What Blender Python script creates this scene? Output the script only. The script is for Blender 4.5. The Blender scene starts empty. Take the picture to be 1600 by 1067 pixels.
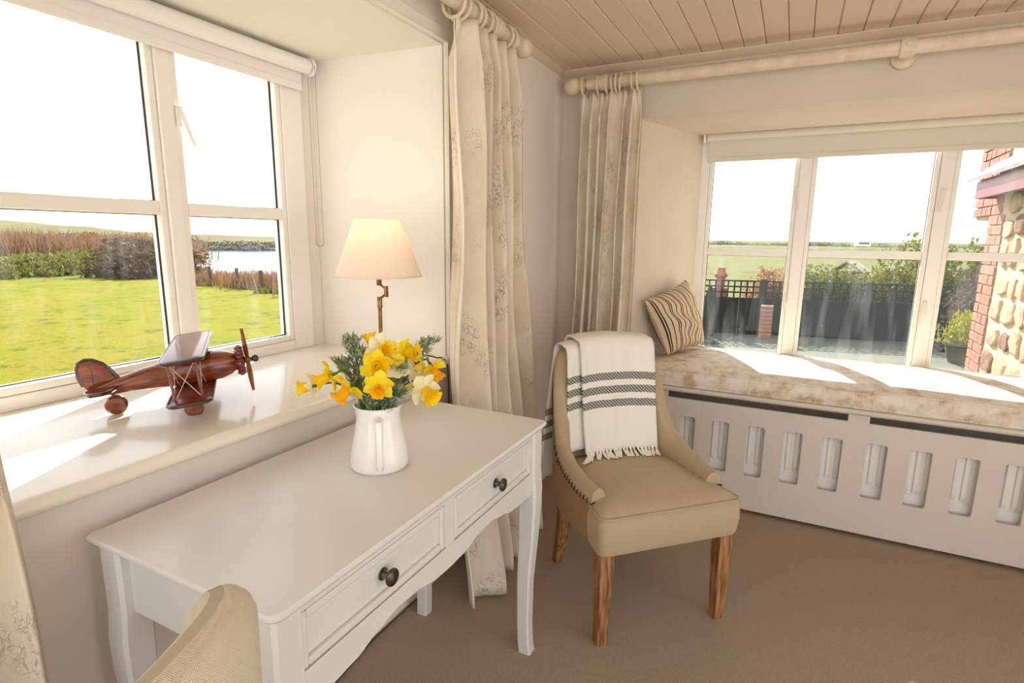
import bpy, bmesh, math, random
from mathutils import Vector, Matrix
R = math.radians
random.seed(7)
S = bpy.context.scene
COL = S.collection

# ------------------------------------------------------------------ camera
cam_d = bpy.data.cameras.new('camera')
cam_d.sensor_width = 36.0; cam_d.sensor_fit = 'HORIZONTAL'; cam_d.lens = 19.393
cam_d.clip_start = 0.02; cam_d.clip_end = 2000
cam = bpy.data.objects.new('camera', cam_d); COL.objects.link(cam)
_r = Vector((0.8921375, 0.4516154, 0.0115828)); _u = Vector((-0.0939384, 0.1603687, 0.9825770)); _f = Vector((-0.4418894, 0.8776818, -0.1854949))
_m = Matrix.Identity(4)
for i in range(3):
    _m[i][0] = _r[i]; _m[i][1] = _u[i]; _m[i][2] = -_f[i]
_m[0][3], _m[1][3], _m[2][3] = 1.13, -2.79, 1.30
cam.matrix_world = _m
S.camera = cam

# ------------------------------------------------------------------ world, sun, exposure
W = bpy.data.worlds.new('sky'); S.world = W; W.use_nodes = True
nt = W.node_tree; nt.nodes.clear()
o_ = nt.nodes.new('ShaderNodeOutputWorld'); bg = nt.nodes.new('ShaderNodeBackground')
tc = nt.nodes.new('ShaderNodeTexCoord'); sp = nt.nodes.new('ShaderNodeSeparateXYZ'); rp = nt.nodes.new('ShaderNodeValToRGB')
nt.links.new(tc.outputs['Generated'], sp.inputs[0]); nt.links.new(sp.outputs['Z'], rp.inputs[0])
rp.color_ramp.elements[0].position = 0.0; rp.color_ramp.elements[0].color = (1.0, 0.99, 0.972, 1)
rp.color_ramp.elements[1].position = 0.75; rp.color_ramp.elements[1].color = (0.66, 0.81, 1.0, 1)
e = rp.color_ramp.elements.new(0.25); e.color = (0.97, 0.98, 1.0, 1)
nt.links.new(rp.outputs[0], bg.inputs[0]); bg.inputs[1].default_value = 2.15
nt.links.new(bg.outputs[0], o_.inputs[0])

sun_d = bpy.data.lights.new('sun', 'SUN'); sun_d.energy = 13.0; sun_d.angle = R(0.6); sun_d.color = (1.0, 0.955, 0.885)
sun = bpy.data.objects.new('sun', sun_d); COL.objects.link(sun)
_sd = Vector((0.48 * math.cos(R(35.0)), -0.877 * math.cos(R(35.0)), -math.sin(R(35.0))))
sun.rotation_euler = _sd.to_track_quat('-Z', 'Y').to_euler()
sun.location = (-6, 10, 9)

S.view_settings.view_transform = 'Standard'; S.view_settings.look = 'None'
S.view_settings.gamma = 1.0; S.view_settings.use_curve_mapping = False
S.view_settings.exposure = 0.0

# ------------------------------------------------------------------ materials
def lin(c):
    return tuple(((x / 255) / 12.92 if x / 255 <= 0.04045 else ((x / 255 + 0.055) / 1.055) ** 2.4) for x in c) + (1.0,)

class NT:
    def __init__(s, name):
        s.m = bpy.data.materials.new(name); s.m.use_nodes = True; s.t = s.m.node_tree
        s.b = s.t.nodes['Principled BSDF']; s.out = s.t.nodes['Material Output']
    def n(s, typ, **k):
        x = s.t.nodes.new('ShaderNode' + typ)
        for a, v in k.items():
            if a.startswith('i_'):
                key = a[2:]; x.inputs[int(key) if key.isdigit() else key.replace('_', ' ')].default_value = v
            else: setattr(x, a, v)
        return x
    def l(s, a, b): s.t.links.new(a, b)
    def ramp(s, fac, stops):
        r = s.n('ValToRGB'); cr = r.color_ramp
        cr.elements[0].position, cr.elements[0].color = stops[0]
        cr.elements[1].position, cr.elements[1].color = stops[-1]
        for p, c in stops[1:-1]:
            e = cr.elements.new(p); e.color = c
        s.l(fac, r.inputs[0]); return r.outputs[0]
    def mix(s, fac, a, b, mode='MIX'):
        x = s.n('Mix', data_type='RGBA', blend_type=mode)
        for sock, v in ((x.inputs[0], fac), (x.inputs[6], a), (x.inputs[7], b)):
            if hasattr(v, 'links') or hasattr(v, 'is_output'): s.l(v, sock)
            else: sock.default_value = v
        return x.outputs[2]
    def math(s, op, a, b=None, c=None):
        x = s.n('Math', operation=op)
        for i, v in enumerate((a, b, c)):
            if v is None: continue
            if hasattr(v, 'is_output'): s.l(v, x.inputs[i])
            else: x.inputs[i].default_value = v
        return x.outputs[0]
    def coord(s, kind='Object', scale=(1, 1, 1)):
        tcn = s.n('TexCoord'); mp = s.n('Mapping'); mp.inputs['Scale'].default_value = scale
        s.l(tcn.outputs[kind], mp.inputs[0]); return mp.outputs[0]
    def bump(s, h, strength=0.3, dist=0.002):
        x = s.n('Bump'); x.inputs['Strength'].default_value = strength; x.inputs['Distance'].default_value = dist
        s.l(h, x.inputs['Height']); s.l(x.outputs[0], s.b.inputs['Normal'])

def simple(name, col, rough=0.6, col2=None, scale=8, stretch=(1, 1, 1), bump=0, bscale=60, bdist=0.002, metal=0, coat=0, spec=0.5, lo=0.35, hi=0.65, detail=4, kind='Object'):
    M = NT(name); c = lin(col)
    M.b.inputs['Roughness'].default_value = rough; M.b.inputs['Metallic'].default_value = metal
    M.b.inputs['Coat Weight'].default_value = coat; M.b.inputs['Specular IOR Level'].default_value = spec
    M.b.inputs['Base Color'].default_value = c
    if col2:
        nz = M.n('TexNoise', i_Scale=scale, i_Detail=detail); M.l(M.coord(kind, stretch), nz.inputs[0])
        M.l(M.ramp(nz.outputs[0], [(lo, c), (hi, lin(col2))]), M.b.inputs['Base Color'])
    if bump:
        nb = M.n('TexNoise', i_Scale=bscale, i_Detail=3); M.l(M.coord(kind, stretch), nb.inputs[0]); M.bump(nb.outputs[0], bump, bdist)
    return M.m

def weave(name, col, col2, scale=500, kind='UV', bump=0.5, rough=0.9, slub=0.5):
    M = NT(name); co = M.coord(kind, (1, 1, 1)); sx = M.n('SeparateXYZ'); M.l(co, sx.inputs[0])
    a = M.math('SINE', M.math('MULTIPLY', sx.outputs[0], scale)); b = M.math('SINE', M.math('MULTIPLY', sx.outputs[1], scale))
    h = M.math('ADD', M.math('MULTIPLY', M.math('MULTIPLY', a, b), 0.5), 0.5)
    nz = M.n('TexNoise', i_Scale=26, i_Detail=4); M.l(M.coord(kind, (1, 0.15, 1)), nz.inputs[0])
    nz2 = M.n('TexNoise', i_Scale=26, i_Detail=4); M.l(M.coord(kind, (0.15, 1, 1)), nz2.inputs[0])
    t = M.math('ADD', M.math('MULTIPLY', h, 1 - slub), M.math('MULTIPLY', M.math('ADD', nz.outputs[0], nz2.outputs[0]), slub * 0.5))
    M.l(M.ramp(t, [(0.2, lin(col2)), (0.75, lin(col))]), M.b.inputs['Base Color'])
    M.b.inputs['Roughness'].default_value = rough; M.b.inputs['Specular IOR Level'].default_value = 0.15
    M.b.inputs['Sheen Weight'].default_value = 0.15
    M.bump(h, bump, 0.0006); return M.m

M = {}
M['wall'] = simple('wall_paint', (237, 228, 218), 0.75, (232, 222, 211), 3, bump=0.15, bscale=40, bdist=0.001)
M['wall_b'] = simple('wall_paint_grey', (222, 210, 193), 0.75, (216, 204, 187), 3, bump=0.15, bscale=40, bdist=0.001)
M['reveal'] = simple('reveal_paint', (240, 235, 226), 0.6, (237, 231, 221), 3)
M['gloss'] = simple('cream_gloss_paint', (240, 232, 218), 0.25, coat=0.25)
M['frame'] = simple('window_frame_paint', (244, 240, 232), 0.3, coat=0.2)
M['sill'] = simple('sill_gloss', (240, 233, 220), 0.22, (236, 228, 214), 4, coat=0.3)
M['ceil'] = simple('ceiling_board_paint', (225, 206, 180), 0.6, (219, 199, 173), 5, (1, .2, 1))
M['ceil2'] = simple('ceiling_backing', (170, 146, 116), 0.8)
M['carpet'] = simple('carpet_pile', (188, 169, 147), 0.98, (164, 146, 124), 220, bump=0.7, bscale=420, bdist=0.006, spec=0.1, lo=.3, hi=.7)
M['pole'] = simple('pole_cream_wash', (230, 214, 188), 0.5, (218, 200, 172), 22, (1, 1, 1))
M['desk'] = simple('desk_grey_paint', (222, 219, 213), 0.33, (219, 216, 209), 4, coat=0.1)
M['bench'] = simple('bench_grey_paint', (217, 207, 195), 0.45, (213, 203, 191), 4)
M['radiator'] = simple('radiator_enamel', (236, 232, 226), 0.35)
M['dark'] = simple('dark_void', (38, 32, 27), 0.95)
M['pewter'] = simple('pewter_metal', (124, 120, 114), 0.32, (84, 80, 76), 90, metal=1)
M['brass'] = simple('antique_brass', (150, 118, 74), 0.3, (116, 90, 56), 60, metal=1)
M['ceramic'] = simple('white_glazed_ceramic', (243, 240, 234), 0.16, coat=0.5)
M['white_plastic'] = simple('white_plastic', (240, 236, 228), 0.35)
M['steel'] = simple('chain_steel', (170, 165, 155), 0.3, metal=1)
M['rubber'] = simple('black_gasket', (30, 28, 26), 0.8)
M['cord'] = simple('brown_flex', (74, 50, 34), 0.6)
M['thread'] = simple('waxed_thread', (34, 25, 19), 0.8)
M['oak'] = simple('weathered_oak', (176, 128, 78), 0.6, (112, 70, 36), 14, (6, 6, .7), bump=0.4, bscale=30, lo=.38, hi=.62, detail=8)
M['mahog'] = simple('dark_mahogany_varnish', (150, 70, 36), 0.2, (84, 34, 18), 16, (1, 7, 7), coat=0.55, lo=.35, hi=.7, detail=7)
M['mahog_dark'] = simple('dark_mahogany_edge', (74, 36, 25), 0.25, (50, 24, 18), 20, (1, 6, 6), coat=0.5)
M['mahog_red'] = simple('red_mahogany', (132, 54, 38), 0.3, (94, 36, 28), 18, (1, 6, 6), coat=0.3)
M['string'] = simple('pale_string', (214, 198, 168), 0.9)
M['linen'] = weave('tan_linen', (192, 172, 142), (166, 146, 116), 2600, bump=0.25)
M['burlap'] = weave('burlap_back', (176, 136, 92), (128, 92, 56), 2000, bump=0.5)
M['cream_weave'] = weave('cream_woven', (226, 213, 190), (194, 176, 147), 2600, bump=0.9, slub=0.25)
M['seatdust'] = simple('black_dust_cloth', (40, 34, 30), 0.95)
M['blindfab'] = None
M['stemgreen'] = simple('flower_stem', (92, 128, 58), 0.5, (70, 104, 44), 40)
M['sheath'] = simple('papery_sheath', (170, 132, 84), 0.8)
M['needle'] = simple('rosemary_needle', (126, 142, 92), 0.6, (164, 176, 134), 120)
M['lilac'] = simple('lilac_blossom', (188, 184, 220), 0.6)

def petal(name, a, b, tr=0.35):
    X = NT(name); nz = X.n('TexNoise', i_Scale=60, i_Detail=3); X.l(X.coord('Object', (1, 1, 1)), nz.inputs[0])
    c = X.ramp(nz.outputs[0], [(.35, lin(a)), (.65, lin(b))]); X.l(c, X.b.inputs['Base Color']); X.b.inputs['Roughness'].default_value = 0.55
    ts = X.n('BsdfTranslucent'); X.l(c, ts.inputs[0]); mx = X.n('MixShader'); mx.inputs[0].default_value = tr
    X.l(X.b.outputs[0], mx.inputs[1]); X.l(ts.outputs[0], mx.inputs[2]); X.l(mx.outputs[0], X.out.inputs[0]); return X.m
M['pet_y'] = petal('yellow_petal', (255, 238, 44), (255, 228, 16))
M['pet_w'] = petal('cream_petal', (252, 248, 214), (250, 244, 190))
M['cor_y'] = petal('yellow_trumpet', (255, 220, 14), (255, 206, 0))
M['cor_o'] = petal('orange_trumpet', (255, 200, 8), (255, 184, 0))
M['cor_p'] = petal('pale_trumpet', (252, 232, 96), (250, 224, 70))
def sheet(name, col, tr, rough=0.8):
    X = NT(name); X.b.inputs['Base Color'].default_value = lin(col); X.b.inputs['Roughness'].default_value = rough
    ts = X.n('BsdfTranslucent'); ts.inputs[0].default_value = lin(col); mx = X.n('MixShader'); mx.inputs[0].default_value = tr
    X.l(X.b.outputs[0], mx.inputs[1]); X.l(ts.outputs[0], mx.inputs[2]); X.l(mx.outputs[0], X.out.inputs[0]); return X.m
M['blindfab'] = sheet('roller_blind_fabric', (234, 227, 212), 0.12)
M['blindwhite'] = simple('roller_blind_white', (238, 232, 226), 0.6)
M['shade'] = sheet('lamp_shade_fabric', (251, 239, 224), 0.4)

def curtain_mat():
    X = NT('floral_linen'); uv = X.coord('UV', (1, 1, 1))
    base = X.n('TexNoise', i_Scale=5, i_Detail=4); X.l(uv, base.inputs[0])
    c = X.ramp(base.outputs[0], [(.35, lin((243, 232, 213))), (.65, lin((233, 218, 194)))])
    # ochre washes
    nz = X.n('TexNoise', i_Scale=3.3, i_Detail=5); X.l(X.coord('UV', (1, .8, 1)), nz.inputs[0])
    w = X.ramp(nz.outputs[0], [(.56, (0, 0, 0, 1)), (.70, (1, 1, 1, 1))])
    c = X.mix(X.math('MULTIPLY', w, 0.5), c, lin((192, 160, 118)))
    # grey sprays: voronoi patches filled with fine branching lines
    vo = X.n('TexVoronoi', i_Scale=5.6, i_Randomness=0.9); X.l(uv, vo.inputs[0])
    patch = X.ramp(vo.outputs['Distance'], [(.34, (1, 1, 1, 1)), (.50, (0, 0, 0, 1))])
    wv = X.n('TexWave', i_Scale=16, i_Distortion=14, i_Detail=3, i_Detail_Scale=2.0); X.l(uv, wv.inputs[0])
    ln = X.ramp(wv.outputs[0], [(.0, (1, 1, 1, 1)), (.20, (0, 0, 0, 1))])
    v2 = X.n('TexVoronoi', i_Scale=46, feature='DISTANCE_TO_EDGE'); X.l(uv, v2.inputs[0])
    l2 = X.ramp(v2.outputs['Distance'], [(.015, (1, 1, 1, 1)), (.05, (0, 0, 0, 1))])
    n3 = X.n('TexNoise', i_Scale=22, i_Detail=2); X.l(uv, n3.inputs[0])
    g = X.ramp(n3.outputs[0], [(.40, (0, 0, 0, 1)), (.52, (1, 1, 1, 1))])
    k = X.math('MULTIPLY', X.math('MULTIPLY', X.math('MAXIMUM', ln, l2), patch), g)
    c = X.mix(X.math('MULTIPLY', k, 0.52), c, lin((112, 100, 86)))
    X.l(c, X.b.inputs['Base Color']); X.b.inputs['Roughness'].default_value = 0.85; X.b.inputs['Specular IOR Level'].default_value = 0.2
    nb = X.n('TexNoise', i_Scale=260, i_Detail=2); X.l(uv, nb.inputs[0]); X.bump(nb.outputs[0], .25, .001)
    ts = X.n('BsdfTranslucent'); X.l(c, ts.inputs[0]); mx = X.n('MixShader'); mx.inputs[0].default_value = .1
    X.l(X.b.outputs[0], mx.inputs[1]); X.l(ts.outputs[0], mx.inputs[2]); X.l(mx.outputs[0], X.out.inputs[0])
    return X.m
M['curtain'] = curtain_mat()
M['lining'] = simple('curtain_lining', (240, 232, 216), 0.9)

def cushion_mat():
    X = NT('damask_seat_fabric'); uv = X.coord('Object', (1, 1, 1))
    nz = X.n('TexNoise', i_Scale=15, i_Detail=7, i_Roughness=.68); X.l(uv, nz.inputs[0])
    side = X.ramp(nz.outputs[0], [(.40, lin((236, 227, 213))), (.54, lin((222, 206, 184))), (.64, lin((196, 168, 132)))])
    X.l(side, X.b.inputs['Base Color']); X.b.inputs['Roughness'].default_value = .7
    nb = X.n('TexNoise', i_Scale=40, i_Detail=3); X.l(uv, nb.inputs[0]); X.bump(nb.outputs[0], .3, .002); return X.m
M['seatcush'] = cushion_mat()

def ticking_mat():
    X = NT('ticking_stripe'); uv = X.coord('UV', (1, 1, 1)); sx = X.n('SeparateXYZ'); X.l(uv, sx.inputs[0])
    u = X.math('FRACT', X.math('MULTIPLY', sx.outputs[0], 5.6))
    def band(c0, w): return X.math('LESS_THAN', X.math('ABSOLUTE', X.math('SUBTRACT', u, c0)), w)
    blk = X.math('MAXIMUM', band(.22, .045), band(.38, .045)); brn = band(.78, .045)
    nz = X.n('TexNoise', i_Scale=120, i_Detail=3); X.l(uv, nz.inputs[0])
    c = X.ramp(nz.outputs[0], [(.3, lin((222, 204, 172))), (.7, lin((206, 186, 154)))])
    c = X.mix(blk, c, lin((48, 40, 38))); c = X.mix(brn, c, lin((96, 66, 48)))
    X.l(c, X.b.inputs['Base Color']); X.b.inputs['Roughness'].default_value = .9
    X.bump(nz.outputs[0], .3, .001); return X.m
M['ticking'] = ticking_mat()

def throw_mat():
    X = NT('cream_throw_weave'); uv = X.coord('UV', (1, 1, 1)); sx = X.n('SeparateXYZ'); X.l(uv, sx.inputs[0])
    tw = X.math('SINE', X.math('MULTIPLY', X.math('ADD', sx.outputs[0], sx.outputs[1]), 900))
    tw2 = X.math('SINE', X.math('MULTIPLY', X.math('ADD', X.math('MULTIPLY', sx.outputs[0], .9), sx.outputs[1]), 520))
    v = sx.outputs[1]
    def band(c0, w): return X.math('LESS_THAN', X.math('ABSOLUTE', X.math('SUBTRACT', v, c0)), w)
    b = None
    for c0 in (.168, .217, .265, .735, .783, .832):
        k = band(c0, .0135); b = k if b is None else X.math('MAXIMUM', b, k)
    gr = X.ramp(tw2, [(.30, lin((112, 114, 106))), (.62, lin((196, 194, 180)))])
    cr = X.ramp(tw, [(.1, lin((238, 233, 220))), (.8, lin((251, 248, 240)))])
    X.l(X.mix(b, cr, gr), X.b.inputs['Base Color']); X.b.inputs['Roughness'].default_value = .95; X.b.inputs['Specular IOR Level'].default_value = .1
    X.bump(tw, .4, .0012); return X.m
M['throw'] = throw_mat()
M['fringe'] = simple('cream_fringe', (246, 241, 228), 0.95)

def glass_mat():
    X = NT('window_glass'); tr = X.n('BsdfTransparent'); gl = X.n('BsdfGlossy'); gl.inputs['Roughness'].default_value = 0.0
    geo = X.n('NewGeometry'); dp = X.n('VectorMath', operation='DOT_PRODUCT'); X.l(geo.outputs['Normal'], dp.inputs[0]); X.l(geo.outputs['Incoming'], dp.inputs[1])
    sc_ = X.math('POWER', X.math('SUBTRACT', 1.0, X.math('ABSOLUTE', dp.outputs['Value'])), 5.0)
    fr = X.math('ADD', X.math('MULTIPLY', sc_, .90), .035); mx = X.n('MixShader'); X.l(fr, mx.inputs[0]); X.l(tr.outputs[0], mx.inputs[1]); X.l(gl.outputs[0], mx.inputs[2])
    # faint dried streaks on the pane
    nz = X.n('TexNoise', i_Scale=9, i_Detail=5); X.l(X.coord('Object', (1.6, 1.6, .25)), nz.inputs[0])
    dirt = X.math('MULTIPLY', X.ramp(nz.outputs[0], [(.5, (0, 0, 0, 1)), (.8, (1, 1, 1, 1))]), .07)
    df = X.n('BsdfTranslucent'); df.inputs[0].default_value = (.9, .9, .88, 1)
    m2 = X.n('MixShader'); X.l(dirt, m2.inputs[0]); X.l(mx.outputs[0], m2.inputs[1]); X.l(df.outputs[0], m2.inputs[2])
    X.l(m2.outputs[0], X.out.inputs[0]); return X.m
M['glass'] = glass_mat()
# exterior
def grass_mat():
    X = NT('meadow_grass'); co = X.coord('Object', (1, 1, 1))
    n1 = X.n('TexNoise', i_Scale=.55, i_Detail=6); n2 = X.n('TexNoise', i_Scale=3.0, i_Detail=10, i_Roughness=.75)
    X.l(co, n1.inputs[0]); X.l(co, n2.inputs[0])
    c = X.ramp(n1.outputs[0], [(.35, lin((112, 116, 20))), (.5, lin((122, 120, 26))), (.65, lin((128, 118, 36)))])
    d = X.ramp(n2.outputs[0], [(.38, (1, 1, 1, 1)), (.47, (0, 0, 0, 1))])
    c = X.mix(X.math('MULTIPLY', d, .8), c, lin((66, 82, 18)))
    X.l(c, X.b.inputs['Base Color']); X.b.inputs['Roughness'].default_value = .95; X.b.inputs['Specular IOR Level'].default_value = .1
    X.bump(n2.outputs[0], .6, .12); return X.m
M['grass'] = grass_mat()
M['scrub'] = simple('rough_ground', (116, 96, 70), .95, (98, 112, 44), .12, bump=.6, bscale=2, bdist=.3, spec=.1, lo=.42, hi=.56, detail=9)
M['field_pale'] = simple('pale_field_grass', (104, 104, 54), .95, (90, 92, 46), .8, spec=.1, detail=8)
M['far_hedge'] = simple('hazed_hedge', (110, 104, 92), .95, (96, 94, 80), 2)  # distance haze put into the foliage colour as a paler grey
M['pasture'] = simple('far_pasture', (104, 106, 58), .95, (106, 90, 70), .05, spec=.1, lo=.42, hi=.60, detail=8)
M['water'] = simple('lake_water', (118, 136, 150), .16, (132, 148, 160), .5, (1, .3, 1), bump=.5, bscale=1.4, bdist=.05)
M['reed'] = sheet('dry_reed', (138, 108, 80), .3, .9)
M['tuft'] = sheet('green_tussock', (118, 116, 54), .3, .9)
M['bush_d'] = sheet('dark_thicket', (96, 82, 64), .25, .9)
M['bush_g'] = sheet('olive_leaf', (112, 114, 46), .4, .7)
M['bush_r'] = sheet('russet_leaf', (150, 112, 66), .45, .7)
M['bush_y'] = sheet('gold_conifer', (146, 144, 34), .35, .7)
M['fence'] = simple('dark_green_fence', (42, 44, 36), .85, (32, 34, 28), 10, (1, 1, .2))
M['post'] = simple('grey_fence_post', (92, 78, 62), .9)
M['patio'] = simple('patio_concrete', (98, 100, 84), .9, (86, 88, 74), 2)
M['brick'] = simple('red_brick', (160, 112, 92), .9, (140, 94, 76), 14, bump=.4, bscale=60)
M['stone'] = simple('sandstone', (178, 158, 126), .9, (146, 126, 98), 9, bump=.9, bscale=22, bdist=.01, detail=8)
M['stone2'] = simple('brown_sandstone', (140, 108, 84), .9, (100, 72, 58), 12, bump=.9, bscale=30, bdist=.01, detail=8)
M['mortar'] = simple('lime_mortar', (190, 172, 142), .95, (176, 158, 128), 12, bump=.6, bscale=40, bdist=.004)
M['slate'] = simple('porch_slate', (128, 124, 120), .6, (104, 102, 100), 10)
M['fascia'] = simple('oxblood_fascia', (118, 62, 66), .35)
M['terra'] = simple('terracotta', (150, 82, 58), .8)
M['shed'] = simple('shed_felt', (152, 134, 116), .9)

# ------------------------------------------------------------------ mesh helpers
class MB:
    def __init__(s): s.v = []; s.f = []; s.uv = {}
    def add(s, vs, fs, uvs=None):
        o = len(s.v); s.v += [tuple(x) for x in vs]
        for i, f in enumerate(fs):
            s.f.append(tuple(a + o for a in f))
            if uvs: s.uv[len(s.f) - 1] = uvs[i]
        return s
    def box(s, a, b):
        (x0, y0, z0), (x1, y1, z1) = a, b
        v = [(x0, y0, z0), (x1, y0, z0), (x1, y1, z0), (x0, y1, z0), (x0, y0, z1), (x1, y0, z1), (x1, y1, z1), (x0, y1, z1)]
        return s.add(v, [(0, 3, 2, 1), (4, 5, 6, 7), (0, 1, 5, 4), (1, 2, 6, 5), (2, 3, 7, 6), (3, 0, 4, 7)])
    def prism(s, poly, a, b, axis='z'):
        n = len(poly)
        def p(u, w, t): return {'z': (u, w, t), 'y': (u, t, w), 'x': (t, u, w)}[axis]
        v = [p(u, w, a) for u, w in poly] + [p(u, w, b) for u, w in poly]
        f = [tuple(range(n))[::-1], tuple(range(n, 2 * n))] + [(i, (i + 1) % n, n + (i + 1) % n, n + i) for i in range(n)]
        return s.add(v, f)
    def loft(s, rings, close=True, caps=True):
        n = len(rings[0]); v = [p for r in rings for p in r]; f = []
        for i in range(len(rings) - 1):
            for j in range(n if close else n - 1):
                k = (j + 1) % n; f.append((i * n + j, i * n + k, (i + 1) * n + k, (i + 1) * n + j))
        if caps and close: f += [tuple(range(n))[::-1], tuple((len(rings) - 1) * n + j for j in range(n))]
        return s.add(v, f)
    def tube(s, pts, rad, n=8, caps=True, flat=1.0):
        pts = [Vector(p) for p in pts]; rings = []; up = None
        for i, p in enumerate(pts):
            t = (pts[min(i + 1, len(pts) - 1)] - pts[max(i - 1, 0)]).normalized()
            if up is None:
                up = Vector((0, 0, 1)) if abs(t.z) < .9 else Vector((1, 0, 0))
            a = (up - t * up.dot(t)).normalized(); b = t.cross(a); up = a
            r = rad[i] if isinstance(rad, (list, tuple)) else rad
            rings.append([p + a * (r * math.cos(2 * math.pi * k / n)) + b * (r * flat * math.sin(2 * math.pi * k / n)) for k in range(n)])
        return s.loft(rings, True, caps)
    def lathe(s, prof, n=24, at=(0, 0, 0), axis=(0, 0, 1), caps=True):
        ax = Vector(axis).normalized(); h = Vector((1, 0, 0)) if abs(ax.x) < .9 else Vector((0, 1, 0))
        a = (h - ax * h.dot(ax)).normalized(); b = ax.cross(a); o = Vector(at)
        return s.loft([[o + ax * z + (a * math.cos(2 * math.pi * k / n) + b * math.sin(2 * math.pi * k / n)) * max(r, 1e-5) for k in range(n)] for r, z in prof], True, caps)
    def grid(s, fn, nu, nv, uvs=(1, 1)):
        v = [fn(i / nu, j / nv) for j in range(nv + 1) for i in range(nu + 1)]; f = []; q = []
        for j in range(nv):
            for i in range(nu):
                a = j * (nu + 1) + i; f.append((a, a + 1, a + nu + 2, a + nu + 1))
                q.append([(x / nu * uvs[0], y / nv * uvs[1]) for x, y in ((i, j), (i + 1, j), (i + 1, j + 1), (i, j + 1))])
        return s.add(v, f, q)
    def build(s, name, mat, parent=None, smooth=True, angle=35, bevel=0, solid=0, sub=0, loc=None):
        me = bpy.data.meshes.new(name); me.from_pydata(s.v, [], s.f); me.validate()
        if s.uv and len(me.polygons) == len(s.f):
            L = me.uv_layers.new(name='uv')
            for p in me.polygons:
                q = s.uv.get(p.index)
                if q:
                    for k, li in enumerate(p.loop_indices): L.data[li].uv = q[k]
        bm = bmesh.new(); bm.from_mesh(me); bmesh.ops.recalc_face_normals(bm, faces=bm.faces); bm.to_mesh(me); bm.free()
        if smooth:
            me.polygons.foreach_set('use_smooth', [True] * len(me.polygons)); me.set_sharp_from_angle(angle=R(angle))
        me.materials.append(mat if not isinstance(mat, str) else M[mat])
        o = bpy.data.objects.new(name, me); COL.objects.link(o)
        if parent: o.parent = parent
        if loc: o.location = loc
        if solid:
            m = o.modifiers.new('thick', 'SOLIDIFY'); m.thickness = solid; m.offset = 0
        if bevel:
            m = o.modifiers.new('bevel', 'BEVEL'); m.width = bevel; m.segments = 2; m.limit_method = 'ANGLE'; m.angle_limit = R(40)
        if sub:
            m = o.modifiers.new('sub', 'SUBSURF'); m.levels = sub; m.render_levels = sub
        return o
def tag(o, label=None, cat=None, group=None, kind=None):
    if label: o['label'] = label
    if cat: o['category'] = cat
    if group: o['group'] = group
    if kind: o['kind'] = kind
    return o
def empty(name, loc=(0, 0, 0), rz=0, label=None, cat=None, group=None):
    o = bpy.data.objects.new(name, None); COL.objects.link(o); o.location = loc; o.rotation_euler = (0, 0, rz); o.empty_display_size = .05
    return tag(o, label, cat, group)
def copy_tree(o, parent=None):
    c = o.copy(); COL.objects.link(c); c.parent = parent
    for ch in list(o.children): copy_tree(ch, c)
    return c
def holed(name, outer, holes, thick, mat, parent=None, plane='xz', bevel=0.0):
    """flat board with holes: 2D outline filled, extruded; outline in (x,z), thickness along y"""
    cu = bpy.data.curves.new(name, 'CURVE'); cu.dimensions = '2D'; cu.fill_mode = 'BOTH'; cu.extrude = thick / 2 - bevel; cu.bevel_depth = bevel; cu.bevel_resolution = 1; cu.offset = -bevel
    for poly in [outer] + holes:
        sp_ = cu.splines.new('POLY'); sp_.points.add(len(poly) - 1); sp_.use_cyclic_u = True
        for p, (a, b) in zip(sp_.points, poly): p.co = (a, b, 0, 1)
    t = bpy.data.objects.new(name + '_c', cu); COL.objects.link(t)
    dg = bpy.context.evaluated_depsgraph_get(); dg.update()
    me = bpy.data.meshes.new_from_object(t.evaluated_get(dg)); me.name = name
    bpy.data.objects.remove(t); bpy.data.curves.remove(cu)
    for v in me.vertices: v.co = (v.co.x, -v.co.z, v.co.y)
    me.materials.clear(); me.materials.append(M[mat]); me.update()
    o = bpy.data.objects.new(name, me); COL.objects.link(o)
    if parent: o.parent = parent
    return o
def rrect(x0, x1, z0, z1, r, n=4):
    pts = []
    for cx, cz, a0 in ((x1 - r, z1 - r, 0), (x0 + r, z1 - r, 90), (x0 + r, z0 + r, 180), (x1 - r, z0 + r, 270)):
        for k in range(n + 1):
            a = R(a0 + 90 * k / n); pts.append((cx + r * math.cos(a), cz + r * math.sin(a)))
    return pts
def lerp(a, b, t): return a + (b - a) * t
def vl(a, b, t): return Vector(a) * (1 - t) + Vector(b) * t
def sm(t): t = min(1, max(0, t)); return t * t * (3 - 2 * t)
def interp(tab, x):
    if x <= tab[0][0]: return tab[0][1]
    for (a, p), (b, q) in zip(tab, tab[1:]):
        if x <= b: return lerp(p, q, sm((x - a) / (b - a)))
    return tab[-1][1]
def bez(p0, p1, p2, p3, n=12):
    p0, p1, p2, p3 = map(Vector, (p0, p1, p2, p3)); r = []
    for i in range(n + 1):
        t = i / n; r.append(p0 * (1 - t) ** 3 + p1 * 3 * t * (1 - t) ** 2 + p2 * 3 * t * t * (1 - t) + p3 * t ** 3)
    return r

# ------------------------------------------------------------------ room shell
CZ = 2.118
tag(MB().box((-.64, -3.9, -.08), (3.3, .69, 0)).build('floor', 'carpet', smooth=False), 'beige brown short pile carpet covering the floor', kind='structure')

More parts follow.
